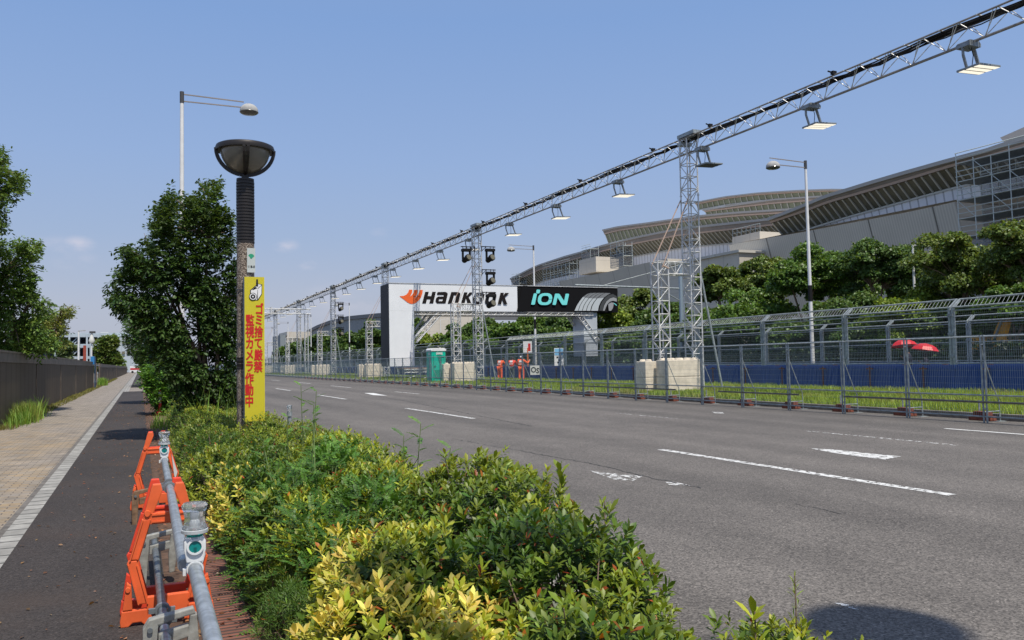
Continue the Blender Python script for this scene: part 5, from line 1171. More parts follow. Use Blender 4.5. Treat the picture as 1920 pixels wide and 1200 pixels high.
# mounds: (cx, cy, rx, ry, h)
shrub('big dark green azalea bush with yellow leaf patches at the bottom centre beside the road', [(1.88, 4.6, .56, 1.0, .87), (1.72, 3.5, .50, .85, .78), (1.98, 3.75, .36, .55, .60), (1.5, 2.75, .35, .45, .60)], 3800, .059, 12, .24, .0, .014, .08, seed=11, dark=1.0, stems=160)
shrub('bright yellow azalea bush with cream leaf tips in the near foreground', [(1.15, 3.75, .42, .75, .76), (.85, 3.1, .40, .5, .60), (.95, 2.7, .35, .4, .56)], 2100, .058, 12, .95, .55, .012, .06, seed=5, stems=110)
shrub('low azalea sprigs at the bottom edge just right of the big bush', [(2.2, 2.45, .42, .5, .36), (2.45, 2.65, .25, .4, .40)], 560, .057, 11, .5, .0, .01, .06, seed=9, stems=30)
shrub('yellowish azalea bush crowned above the pinnate-leaved plants', [(1.55, 6.0, .50, 1.0, .72)], 1600, .056, 11, .5, .0, .012, .07, seed=15, stems=60)
shrub('azalea bush with pale yellow tips at the left edge of the planting', [(.92, 7.4, .38, .85, .64)], 1000, .06, 8, .95, .62, .008, .06, seed=21, stems=40)
shrub('green azalea bush below the far end of the pipes', [(.85, 9.3, .45, 1.0, .66), (1.2, 8.6, .4, .6, .68)], 1500, .054, 9, .34, .0, .01, .05, seed=23, stems=40)
shrub('yellow-green azalea bush right of the planting centre near the road edge', [(1.9, 8.6, .55, 1.1, .80), (1.9, 7.3, .5, .7, .76)], 1700, .056, 9, .5, .0, .01, .06, seed=25, stems=40)
shrub('dark reddish green azalea bush beside the road right of the yellow sign', [(1.95, 11.0, .5, 1.3, .74)], 1700, .042, 8, .22, .0, .03, .05, seed=27, stems=30)
shrub('olive azalea hedge in front of the lamp post', [(.95, 11.0, .5, 1.1, .74), (1.35, 10.2, .35, .8, .72), (1.5, 11.35, .42, .45, .84)], 3000, .042, 7, .26, .0, .01, .04, seed=31, stems=40, tmpl=(L4_V, L4_T))
shrub('olive azalea hedge left of the lamp post foot', [(.98, 13.6, .55, 1.6, .74), (1.6, 13.2, .5, 1.2, .78)], 3500, .042, 7, .26, .0, .01, .04, seed=33, stems=40, tmpl=(L4_V, L4_T))
shrub('olive azalea hedge below the big dark tree', [(1.15, 17.3, .65, 2.2, .72), (1.9, 17.0, .5, 2.0, .72)], 3000, .042, 7, .36, .0, .01, .05, seed=35, stems=40, tmpl=(L4_V, L4_T))
shrub('olive azalea hedge continuing behind the striped delineator post', [(1.3, 24, .65, 4.5, .7), (2.0, 24, .5, 4.5, .7)], 3200, .055, 6, .36, .0, .01, .05, seed=37, stems=30, tmpl=(L4_V, L4_T))
shrub('feathery fine-leaved green plant beside the brick edging at the bottom', [(.74, 4.5, .17, .42, .40), (.76, 5.2, .16, .4, .36), (.72, 3.95, .14, .3, .3)], 1500, .034, 12, .25, 0, .005, .05, seed=41, wid=.36, stems=30, name='feathery_plant', cat='plant', group='wild plants among the shrubs', inner=False, a1=95)
shrub('yellow-green azalea bush showing between the pinnate-leaved plants', [(1.0, 6.1, .42, .95, .62), (1.1, 5.0, .38, .7, .54)], 1500, .058, 9, .5, .0, .01, .07, seed=45, stems=50)
# pinnate-leaved plants
def pinnate(label, mounds, n, seed, base=.1, Lr=.13, lf=.0245, tall=()):
    g = np.random.default_rng(seed); P, N = mound_points(mounds, n, .08, g, seed=seed, base=base); P = P-N*g.exponential(.05, len(P)).clip(0, .2)[:, None]
    D = N*.5+g.normal(size=P.shape)*np.array([.7, .7, .25])+np.array([0, 0, .18]); D /= np.linalg.norm(D, axis=1, keepdims=True)
    b = MB(); st = []
    for (x, y, h, lean) in tall:
        o = Vector((x, y, base+.2)); tip = o+Vector((lean*.3, 0, h)); st.append((o, tip)); b.tube(o, tip, .006, 5, .003)
        for k in range(9):
            f = .45+.55*k/8; p = o.lerp(tip, f); a = k*2.4+seed; P = np.vstack([P, p]); D = np.vstack([D, np.array([math.cos(a)*.9, math.sin(a)*.9, .35+.5*(f-.4)])/1.1])
    up_ = np.array([0, 0, 1.]); pos = []; dd = []; nn = []; sz = []; co = []
    nl = 7; S = np.cross(D, up_); S /= np.maximum(np.linalg.norm(S, axis=1, keepdims=True), 1e-3); Nn = np.cross(S, D); lr = Lr*g.uniform(.7, 1.25, len(P)); hue = g.random(len(P))
    base_c = np.array((.04, .115, .018))*(1-hue[:, None]*.5)+np.array((.16, .29, .035))*hue[:, None]*.5
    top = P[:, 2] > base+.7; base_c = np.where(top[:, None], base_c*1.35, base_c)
    for i in range(nl+1):
        f = (i+.6)/(nl+.6); c = P+D*(lr*f)[:, None]-np.array([0, 0, 1])*(.22*lr*f*f)[:, None]
        for s in ((-1, 1) if i < nl else (0,)):
            d = D*.45+S*s*.9-up_*.12+g.normal(size=D.shape)*.06 if s else D-up_*.2
            pos.append(c); dd.append(d); nn.append(Nn+g.normal(size=D.shape)*.12); sz.append(lf*g.uniform(.85, 1.15, len(P))*(1.0-.25*abs(f-.5))*(lr/Lr)**.5); co.append(base_c)
    pos, dd, nn, sz, co = map(np.concatenate, (pos, dd, nn, sz, co)); v, t, k = leaves(pos, dd, nn, sz, (LB_V, LB_T), 1.15)
    c0 = mounds[0]; off = (c0[0], c0[1], base); root = thing('pinnate_plant', label, 'plant', off, group='wild plants among the shrubs')
    np_mesh('foliage', v, t, LEAFG, np.repeat(jitter_cols(len(co), co, .15, g), k, 0), root, off)
    for i in range(0, len(P)):
        p = Vector(P[i]); d = Vector(D[i]); b.tube(p, p+d*float(lr[i])*.9-Vector((0, 0, .15*lr[i])), .0018, 3, .001, cap=False)
        if i % 9 == 0: b.tube((c0[0]+(p.x-c0[0])*.4, c0[1]+(p.y-c0[1])*.4, base), p, .005, 4, .003, cap=False)
    b.build('stems', mat('green_stem', (.12, .17, .05), .6), root, off=off)
pinnate('dense dark pinnate-leaved plants spreading through the middle of the planting', [(1.0, 5.1, .36, .75, .60), (1.05, 6.2, .46, .8, .68), (1.45, 6.9, .4, .7, .76), (1.32, 5.1, .33, .6, .70)], 2900, 3, tall=((1.22, 6.6, .98, .1), (1.0, 7.4, .66, -.1)))
pinnate('arching pinnate sprays standing over the road side of the planting', [(1.65, 7.6, .4, .6, .78)], 600, 8, tall=((2.02, 6.5, .80, .25), (2.12, 6.2, .62, .4), (1.75, 9.4, 1.0, .2), (1.6, 9.0, 1.08, -.1), (1.3, 8.2, .8, 0), (1.95, 6.6, .70, .1)))
# single upright sprigs
def sprig(label, x, y, h, seed, L=.085, narrow=.95, levels=6, yel=.35):
    g = np.random.default_rng(seed); P = []; A = []
    for i in range(levels): P.append((x+g.normal()*.006, y+g.normal()*.006, .1+h-.05*(levels-1-i)-.02)); A.append((g.normal()*.1, g.normal()*.1, 1))
    P = np.array(P); A = np.array(A); A /= np.linalg.norm(A, axis=1, keepdims=True); v, t, k, age, sid = whorls(P, A, L, 8, g, a0=25, a1=75, wid=narrow)
    root = thing('upright_sprig', label, 'plant', (x, y, .1), group='upright sprigs over the shrubs')
    c = np.array(GREEN_M)*(1-yel)+np.array(GREEN_Y)*yel; np_mesh('leaves', v, t, LEAF, np.repeat(jitter_cols(len(age), c, .2, g), k, 0), root, (x, y, .1)); MB().tube((0, 0, 0), (0, 0, h), .005, 5, .003).build('stem', BARK, root)
sprig('upright leafy sprig breaking the right outline of the big bush against the road', 2.36, 4.55, .84, 1, levels=4)
sprig('sprig with yellow-green leaves low at the bottom edge left of the feathery one', 2.2, 2.62, .50, 3, yel=.6)
sprig('feathery upright sprig at the bottom edge, farthest right of the plants', 2.50, 2.72, .58, 4, .055, .35, 12, .3)
sprig('sprig on the right shoulder of the big bush above the road', 2.4, 4.1, .70, 5, levels=4)
# ---------------------------------------------------------------- trees
def in_poly(x, y, poly):
    c = np.zeros(len(x), bool); j = len(poly)-1
    for i in range(len(poly)):
        xi, yi = poly[i]; xj, yj = poly[j]; k = ((yi > y) != (yj > y)) & (x < (xj-xi)*(y-yi)/((yj-yi)+1e-9)+xi); c ^= k; j = i
    return c
def sprays(P, D, L, nl, lf, g, droop=.35, wid=1.0, tmpl=(L4_V, L4_T)):
    up_ = np.array([0, 0, 1.]); D = D/np.linalg.norm(D, axis=1, keepdims=True); S = np.cross(D, up_); S /= np.maximum(np.linalg.norm(S, axis=1, keepdims=True), 1e-3); pos = []; dd = []; nn = []; sz = []; si = []
    for i in range(nl):
        f = (i+.5)/nl; s = 1 if i % 2 else -1; c = P+D*(L*f)-up_*(L*.35*f*f)+g.normal(size=P.shape)*L*.05
        d = D*.55+S*s*.75-up_*droop+g.normal(size=D.shape)*.3; pos.append(c); dd.append(d); nn.append(up_+g.normal(size=D.shape)*.45); sz.append(lf*g.uniform(.7, 1.2, len(P))); si.append(np.arange(len(P)))
    pos, dd, nn, sz, si = map(np.concatenate, (pos, dd, nn, sz, si)); v, t, k = leaves(pos, dd, nn, sz, tmpl, wid); return v, t, k, si
def limbs(b, trunk_base, forks, tips, r0_, g):
    for f_ in forks:
        a = Vector(trunk_base); f_ = Vector(f_); m = a.lerp(f_, .5)+Vector((g.normal()*.06, g.normal()*.06, 0))*(f_-a).length; b.tube(a, m, r0_, 7, r0_*.75).tube(m, f_, r0_*.75, 7, r0_*.45)
    for tp_ in tips:
        tp_ = Vector(tp_); f_ = Vector(min(forks, key=lambda q: (Vector(q)-tp_).length)); m = f_.lerp(tp_, .5)+Vector((g.normal()*.05, g.normal()*.05, .06))*(tp_-f_).length; b.tube(f_, m, r0_*.35, 5, r0_*.22, cap=False).tube(m, tp_, r0_*.22, 5, r0_*.07, cap=False)
def poly_tree(label, poly, Y, dY, n, lf, L, col, seed, forks_px, group=None, name='broadleaf_tree', nl=12, base_px=None, r_=.06, amp=.25, wid=1.0, upw=.5, top=None, base_xyz=None, tmpl=(L4_V, L4_T), cluster=0):
    g = np.random.default_rng(seed); xs = [p[0] for p in poly]; ys2 = [p[1] for p in poly]; P = []
    x = g.uniform(min(xs), max(xs), n*4); y = g.uniform(min(ys2), max(ys2), n*4); ok = in_poly(x, y, poly); x, y = x[ok][:n], y[ok][:n]
    # distance to the crown axis sets how deep the crown is there
    cx = np.mean(xs); Yd = Y+g.uniform(-1, 1, len(x))*dY*np.sqrt(np.clip(1-((x-cx)/(max(xs)-min(xs))*1.6)**2, .15, 1))
    P = np.array([PY(a, b_, c) for a, b_, c in zip(x, y, Yd)])
    if cluster:
        cidx = g.choice(len(P), cluster); cen = P[cidx]; dist = np.linalg.norm(P[:, None]-cen[None], axis=2); nn_ = dist.argmin(1); P = P*(1-.22)+cen[nn_]*.22
    c0 = PY(cx, np.mean(ys2), Y); D = (P-c0); D /= np.maximum(np.linalg.norm(D, axis=1, keepdims=True), .01); D = D*.7+np.array([0, 0, upw])+g.normal(size=P.shape)*.4
    v, t, k, si = sprays(P-D*L*.6, D, L, nl, lf, g, wid=wid, tmpl=tmpl)
    base = base_xyz if base_xyz is not None else (c0[0], Y, .1)
    hue = g.random(len(P)); cc = np.array(col[0])*(1-hue[:, None])+np.array(col[1])*hue[:, None]
    if top is not None: f_ = np.clip((P[:, 2]-P[:, 2].min())/(np.ptp(P[:, 2]))-.6, 0, .4)/.4; cc = cc*(1-f_[:, None]*.6)+np.array(top)*f_[:, None]*.6  # upper crown tinted paler to stand for sunlight on the treetop
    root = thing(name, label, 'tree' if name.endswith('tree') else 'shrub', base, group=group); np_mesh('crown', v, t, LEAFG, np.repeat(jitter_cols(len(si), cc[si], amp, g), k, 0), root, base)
    b = MB(); forks = [tuple(PY(a, c, Y)) for a, c in forks_px]; idx = g.choice(len(P), min(110, len(P)), replace=False); limbs(b, base, forks, P[idx], r_, g)
    b.build('trunk', BARK, root, off=base); return root
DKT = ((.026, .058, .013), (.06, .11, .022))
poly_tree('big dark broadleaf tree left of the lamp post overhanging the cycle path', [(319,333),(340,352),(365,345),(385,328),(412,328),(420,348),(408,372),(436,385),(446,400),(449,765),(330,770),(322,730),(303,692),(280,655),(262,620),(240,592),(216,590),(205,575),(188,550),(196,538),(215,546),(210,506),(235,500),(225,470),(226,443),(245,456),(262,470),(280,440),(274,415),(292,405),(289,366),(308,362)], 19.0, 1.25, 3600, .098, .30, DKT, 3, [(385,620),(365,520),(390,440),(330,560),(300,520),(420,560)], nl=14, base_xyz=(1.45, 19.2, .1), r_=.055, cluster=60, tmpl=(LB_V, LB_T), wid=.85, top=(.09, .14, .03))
poly_tree('round-leaved dark tree behind the big dark tree over the path', [(236,598),(262,585),(300,600),(345,620),(350,740),(300,718),(275,690),(255,672),(236,652),(230,628)], 38.0, 1.6, 1300, .13, .35, ((.03, .07, .014), (.06, .12, .02)), 5, [(290,650),(270,630),(310,640)], nl=10, base_xyz=(1.4, 38, .1), r_=.07)
poly_tree('bright green leafy bush at the path edge below the dark trees', [(262,690),(280,684),(305,695),(330,715),(345,768),(312,784),(296,770),(282,745),(266,720)], 29.0, 1.0, 900, .11, .30, ((.06, .15, .02), (.12, .24, .03)), 6, [(300,740),(285,720),(315,730)], name='leafy_bush', nl=11, base_xyz=(1.1, 29, .1), r_=.03)
poly_tree('row of small green trees lining the far end of the path', [(250,655),(275,650),(330,660),(340,720),(290,705),(268,692),(256,680)], 75.0, 6, 900, .28, .7, ((.04, .09, .015), (.09, .15, .03)), 8, [(280,690),(300,685)], nl=9, base_xyz=(2.2, 75, .1), r_=.1)
def ltree(label, poly, seed, col, top=None, Y=30.0, n=1400, forks=((-40, 560), (0, 520), (30, 600), (60, 560)), base=(-5.3, 30.5, .1), group='leafy trees behind the brown wall', lf=.13, cluster=0, r_=.09):
    return poly_tree(label, poly, Y, 1.3, n, lf, .42, col, seed, list(forks), group=group, nl=12, base_xyz=base, r_=r_, wid=.75, top=top, tmpl=(LB_V, LB_T), cluster=cluster)
ltree('large green tree leaning over the brown wall at the left edge', [(-150,440),(-60,425),(10,452),(35,440),(78,446),(84,470),(62,490),(86,508),(70,528),(84,560),(108,560),(104,580),(70,600),(92,625),(125,640),(100,657),(40,664),(-150,668)], 51, ((.06, .12, .02), (.14, .22, .04)), n=3000, cluster=70)
ltree('separate dark branch of leaves at the upper left edge of the sky', [(-120,250),(-20,262),(12,275),(24,283),(18,300),(40,318),(48,322),(44,352),(30,384),(12,376),(4,392),(20,428),(0,440),(-30,410),(-120,440)], 53, ((.06, .115, .02), (.13, .20, .04)), Y=27.0, n=1300, forks=((-60, 380), (-20, 350), (0, 330)), base=(-5.9, 27, .1), lf=.12, cluster=26)
ltree('yellowish green lighter tree spreading over the wall before the pale building', [(40,600),(75,585),(108,578),(132,570),(146,573),(134,590),(120,600),(128,618),(112,628),(126,640),(110,650),(60,662),(20,655)], 55, ((.13, .17, .03), (.22, .25, .06)), Y=34.0, n=620, forks=((60, 640), (90, 610), (110, 600)), base=(-5.0, 34, .1), lf=.12)
for lab, poly, Y, n, col, sd, fk, X0, lf in (('green layered pine with tufted top beyond the wall near the path end', [(178,652),(180,640),(195,630),(212,626),(224,634),(222,648),(214,654),(226,664),(236,690),(178,694),(174,676),(182,664)], 120, 900, ((.08, .14, .03), (.16, .21, .05)), 61, ((205, 680), (200, 645)), -9.5, .42),
    ('small brownish green bush at the right foot of the layered pine', [(222,668),(234,664),(242,676),(240,692),(222,694)], 112, 260, ((.09, .10, .03), (.15, .13, .05)), 63, ((232, 682),), -6, .35),
    ('pale flat-topped pine in front of the pale blue building', [(100,652),(112,642),(128,640),(142,646),(146,654),(130,656),(138,668),(124,672),(105,670),(112,658)], 140, 380, ((.08, .13, .05), (.13, .18, .07)), 65, ((120, 672), (124, 655)), -26, .42)):
    Y = {120: float(PX(205, 680, -8)[1]), 112: float(PX(232, 680, -5.5)[1]), 140: float(PX(122, 680, -12)[1])}[Y]; lf = lf*Y/125
    poly_tree(lab, poly, Y, 3, n, lf, .9, col, sd, list(fk), group=None, name='pine_tree' if 'pine' in lab else 'small_bush', nl=8, base_xyz=(X0 if 0 else PY(fk[0][0], 690, Y)[0], Y, .1), r_=.16)
# ellipsoid-clump trees for the row beyond the race track
def crown_tree(label, cx, yt, wpx, yb, X, kind, seed, n=26, per=330, group='trees beyond the race track', lf=None, stems=3, name='round_tree', flat=1.0):
    g = np.random.default_rng(seed); c = PX(cx, (yt+yb)/2, X); z1 = PX(cx, yt, X)[2]; z0 = max(.6, PX(cx, yb, X)[2]); dist = np.linalg.norm(c-CO); R_ = wpx/F*dist/2*1.02; H = (z1-z0)/2; zc = (z0+z1)/2
    cen = []; k = 0
    while len(cen) < n and k < 4000:
        k += 1; d = rnd_dirs(1, g)[0]
        if d[2] < -.55 and g.random() < (.7 if yb < 650 else 0): continue
        rr_ = g.uniform(.45, .9) if g.random() < .75 else g.uniform(.1, .5)
        q = np.array([d[0]*R_*rr_, d[1]*R_*rr_, d[2]*H*rr_])
        if all(np.linalg.norm((q-o)/np.array([1, 1, .8])) > R_*.24 for o in cen): cen.append(q)
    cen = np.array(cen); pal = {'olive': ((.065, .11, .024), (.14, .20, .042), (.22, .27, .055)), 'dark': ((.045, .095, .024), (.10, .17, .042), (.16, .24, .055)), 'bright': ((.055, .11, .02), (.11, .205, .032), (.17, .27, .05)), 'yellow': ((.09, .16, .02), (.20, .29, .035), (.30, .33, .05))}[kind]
    lf = lf or .0031*dist; per = int(per*1.9); P = []; D = []; shade = []
    for q in cen:
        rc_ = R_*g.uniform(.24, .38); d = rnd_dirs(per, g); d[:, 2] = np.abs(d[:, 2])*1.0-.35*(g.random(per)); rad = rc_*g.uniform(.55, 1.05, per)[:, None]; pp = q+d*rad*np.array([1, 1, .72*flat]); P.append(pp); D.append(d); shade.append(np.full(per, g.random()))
    P = np.concatenate(P)+np.array([c[0], c[1], zc]); D = np.concatenate(D)+g.normal(size=P.shape)*.55; shade = np.concatenate(shade); N_ = D*.6+np.array([0, 0, .7])+g.normal(size=P.shape)*.4
    v, t, k = leaves(P, g.normal(size=P.shape)+D*.3, N_, lf*g.uniform(.6, 1.3, len(P)), (LB_V, LB_T), 1.5)
    m = g.random(len(P)); zt_ = np.clip((P[:, 2]-zc)/H*.5+.3, 0, 1); cc = np.array(pal[0])*(1-m[:, None])+np.array(pal[1])*m[:, None]; f_ = (zt_*g.random(len(P))*(.4+.6*shade))[:, None]; cc = cc*(1-f_)+np.array(pal[2])*f_  # paler, yellower leaves towards the top, partly standing for sun highlights
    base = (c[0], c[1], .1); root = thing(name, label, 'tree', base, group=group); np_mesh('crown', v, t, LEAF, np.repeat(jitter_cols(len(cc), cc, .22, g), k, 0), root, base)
    b = MB(); forks = [(c[0]+g.uniform(-.25, .25)*R_, c[1]+g.uniform(-.25, .25)*R_, zc-H*g.uniform(.2, .6)) for _ in range(stems)]; limbs(b, base, forks, [q+np.array([c[0], c[1], zc]) for q in cen], .13, g); b.build('trunk', BARK, root, off=base); return root
TR = [ # cx, ytop, width, ybot, X, kind, label
 (1925,398,150,560,45,'olive','olive tree with sunlit top at the right edge below the big scaffold'),
 (1800,432,165,600,46,'olive','wide olive multi-stemmed tree behind the red umbrellas'),
 (1645,428,135,590,47,'dark','dark round tree right of the tall street light'),
 (1512,447,150,590,46,'bright','bright green tree just left of the tall street light'),
 (1430,478,110,600,50,'olive','narrow olive tree between the bright tree and the near tower'),
 (1352,488,110,600,47,'olive','gnarled olive tree with visible limbs right beside the near tower'),
 (1410,535,190,700,44,'bright','low bright green bushy tree in front of the olive trees'),
 (1585,545,150,690,44,'dark','low dark tree at the foot of the tall street light'),
 (1700,535,130,680,43.5,'yellow','low yellow-green tree behind the red umbrellas'),
 (1900,520,130,640,43.5,'bright','low green tree in front of the orange excavator'),
 (1262,548,120,700,48,'dark','dark tree seen through the legs of the near tower'),
 (1205,545,110,690,52,'olive','olive tree right of the black end of the banner'),
 (1150,575,120,680,44,'yellow','yellow-green tree in front of the right gantry pillar'),
 (1060,580,120,700,50,'dark','dark tree under the black part of the banner'),
 (985,585,120,700,47,'bright','bright green tree below the banner right of the marshals'),
 (905,588,90,700,50,'dark','dark tree behind the second truss tower'),
 (945,600,100,700,45,'bright','green tree right of the second truss tower below the banner'),
 (1095,612,90,700,44,'yellow','small yellowish tree beside the gantry corner brace'),
 (798,622,70,700,48,'yellow','light yellow-green tree left of the portable toilet under the banner'),
 (860,600,60,700,52,'dark','dark tree right of the tiled wall below the banner'),
 (782,590,30,690,70,'dark','dark tree edge between pillar and gantry brace'),
 (703,592,60,690,48,'dark','dark green tree just left of the gantry pillar'),
 (665,612,60,690,52,'dark','round dark tree behind the three stage lights tower'),
 (632,618,48,690,55,'dark','round tree right of the fourth tower'),
 (602,622,50,690,58,'dark','dark round tree between fourth and fifth towers'),
 (575,632,42,690,60,'dark','dark round tree at the foot of the beige box building'),
 (548,640,36,690,66,'dark','low tree left of the beige box building'),
 (525,650,26,690,70,'bright','farthest light green tree right of the yellow sign')]
TR += [(1235,575,130,700,47,'dark','dark tree behind the side mast of the near tower'), (1310,600,120,700,45,'bright','low green shrubby tree right behind the near tower'), (1330,570,110,700,43,'dark','low dark shrubby tree right of the near tower foot'), (1485,590,120,700,43,'dark','low dark tree left of the tall street light foot'), (1560,580,110,700,50,'olive','olive tree filling the gap right behind the tall street light'), (1655,575,120,700,45,'dark','low dark tree left of the red umbrellas'), (1770,560,130,690,45,'dark','low dark tree right behind the red umbrellas'), (1850,570,110,690,46,'olive','low olive tree left of the excavator boom'), (1960,500,130,690,46,'dark','dark tree cut off by the right edge behind the fence'), (1580,470,110,600,52,'dark','dark tree between the bright tree and dark round tree'), (1725,470,110,600,51,'olive','olive tree joining the dark round tree and the wide olive tree'), (1860,450,110,590,50,'olive','olive tree joining the two rightmost olive crowns'), (1210,620,130,700,44,'dark','low dark tree left of the near tower blocks'), (1020,610,110,700,46,'dark','low dark tree under the banner behind the marshals'), (880,622,90,700,46,'bright','low green tree right of the portable toilet')]
for i, (cx, yt, wp, yb, X, kd, lab) in enumerate(TR):
    per = 420 if wp > 100 else 260
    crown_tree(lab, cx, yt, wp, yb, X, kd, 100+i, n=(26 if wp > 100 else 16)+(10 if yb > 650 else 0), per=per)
# clipped hedge beyond the far fence
g = np.random.default_rng(77)
n = 60000; P = np.stack([g.uniform(41.2, 42.6, n), g.uniform(12, 160, n)**1.0, g.uniform(.2, 2.0, n)], 1); P[:, 0] = np.where(g.random(n) < .7, 41.2+g.random(n)*.2, P[:, 0]); P[:, 2] += lump(P, .3)*.2
v, t, k = leaves(P, rnd_dirs(n, g), rnd_dirs(n, g)+np.array([-.6, 0, .8]), g.uniform(.16, .3, n), (L4_V, L4_T), 1.6)
hd = thing('clipped_hedge', 'long dark clipped hedge behind the fence across the race track', 'hedge', (41.9, 14, .1)); np_mesh('foliage', v, t, LEAF, np.repeat(jitter_cols(n, (.03, .055, .018), .3, g), k, 0), hd, (41.9, 14, .1))
MB().box((41.5, 12, .1), (42.4, 160, 1.7)).build('stems', BARK, hd, off=(41.9, 14, .1))
# ---------------------------------------------------------------- grass
def grass(label, n, fx, fy, h, seed, cols, w_=.01, name='grass', z=.1):
    g = np.random.default_rng(seed); x = fx(g, n); y = fy(g, n); hh = h*g.uniform(.4, 1.25, n)*(1+.35*np.sin(x*2.1+y*1.3)*np.sin(y*.9)); a = g.uniform(0, 6.28, n); ln = g.uniform(.1, .7, n)*hh; ws = np.asarray(w_)*g.uniform(.6, 1.3, n)
    ws = ws*(1+np.hypot(x, y)/30)
    b0 = np.stack([x-np.sin(a)*ws/2, y+np.cos(a)*ws/2, np.full(n, z)], 1); b1 = np.stack([x+np.sin(a)*ws/2, y-np.cos(a)*ws/2, np.full(n, z)], 1); m0 = np.stack([x+np.cos(a)*ln*.4-np.sin(a)*ws*.35, y+np.sin(a)*ln*.4+np.cos(a)*ws*.35, z+hh*.62], 1); m1 = m0+np.stack([np.sin(a)*ws*.7, -np.cos(a)*ws*.7, 0*a], 1); tp_ = np.stack([x+np.cos(a)*ln, y+np.sin(a)*ln, z+hh], 1)
    v = np.stack([b0, b1, m1, m0, tp_], 1).reshape(-1, 3); t = (np.array([[0, 1, 2], [0, 2, 3], [3, 2, 4]])[None]+(np.arange(n)*5)[:, None, None]).reshape(-1, 3)
    m = g.random(n)[:, None]; pt = np.clip(np.sin(x*1.7+np.sin(y*.8)*2)*np.sin(y*.55+x*.4)+g.normal(size=n)*.3-.25, 0, 1)[:, None]; cc = (np.array(cols[0])*(1-m)+np.array(cols[1])*m)*(1-pt*.8)+np.array((.30, .27, .09))*pt*.8; o = np_mesh(name, v, t, GRASSM, np.repeat(jitter_cols(n, cc, .2, g), 5, 0)); return tag(o, label, 'grass', kind='stuff')
GC = ((.16, .25, .03), (.34, .43, .07))
grass('tall bright green grass growing on the median behind the net fence', 120000, lambda g, n: 18.35+8.5*g.random(n), lambda g, n: 9+34*g.random(n)**1.15, .20, 1, GC, .011)
grass('bright green grass farther along the median', 90000, lambda g, n: 18.35+8.5*g.random(n)**1.3, lambda g, n: 42+110*g.random(n)**1.4, .20, 2, GC, .012)
grass('weeds and grass along the foot of the brown wall', 9000, lambda g, n: -3.28+.42*g.random(n)**1.8, lambda g, n: 24+110*g.random(n)**1.3, .13, 3, ((.10, .12, .03), (.24, .22, .07)), .008)
for i, (lab, x, y, rx, ry, n, h) in enumerate((('large green grass tuft at the foot of the wall at the left edge', -3.0, 27.8, .28, 2.2, 1500, .5), ('green weed clump by the wall beyond the gate gap', -3.0, 82, .3, 2.2, 900, .55), ('tall pale grass blades between the dark tree and lamp post', 1.35, 15.6, .45, .5, 110, 1.25), ('thin grass blades near the delineator post', .45, 22.5, .2, 1.6, 160, .3))):
    g = np.random.default_rng(200+i); grass(lab, n, lambda g, n, x=x, rx=rx: x+rx*g.normal(size=n)*.5, lambda g, n, y=y, ry=ry: y+ry*g.normal(size=n)*.5, h, 210+i, ((.12, .24, .03), (.26, .40, .08)), .012)
# leaf litter
g = np.random.default_rng(5); n = 2600; x = np.where(g.random(n) < .75, g.normal(.36, .14, n), g.uniform(-.9, .2, n)); y = g.uniform(2, 40, n); P = np.stack([x.clip(-.92, .7), y, np.full(n, .13)], 1)
v, t, k = leaves(P, np.stack([g.normal(size=n), g.normal(size=n), g.normal(size=n)*.12], 1), np.array([0, 0, 1])+g.normal(size=(n, 3))*.3, g.uniform(.018, .045, n), (LB_V, LB_T), 1.1)
hue = g.random(n)[:, None]; o = np_mesh('leaf_litter', v, t, LEAF, np.repeat(jitter_cols(n, np.array((.16, .06, .03))*hue+np.array((.30, .17, .08))*(1-hue), .3, g), k, 0)); tag(o, 'dry brown leaf litter along the brick edging of the planting', 'leaf litter', kind='stuff')
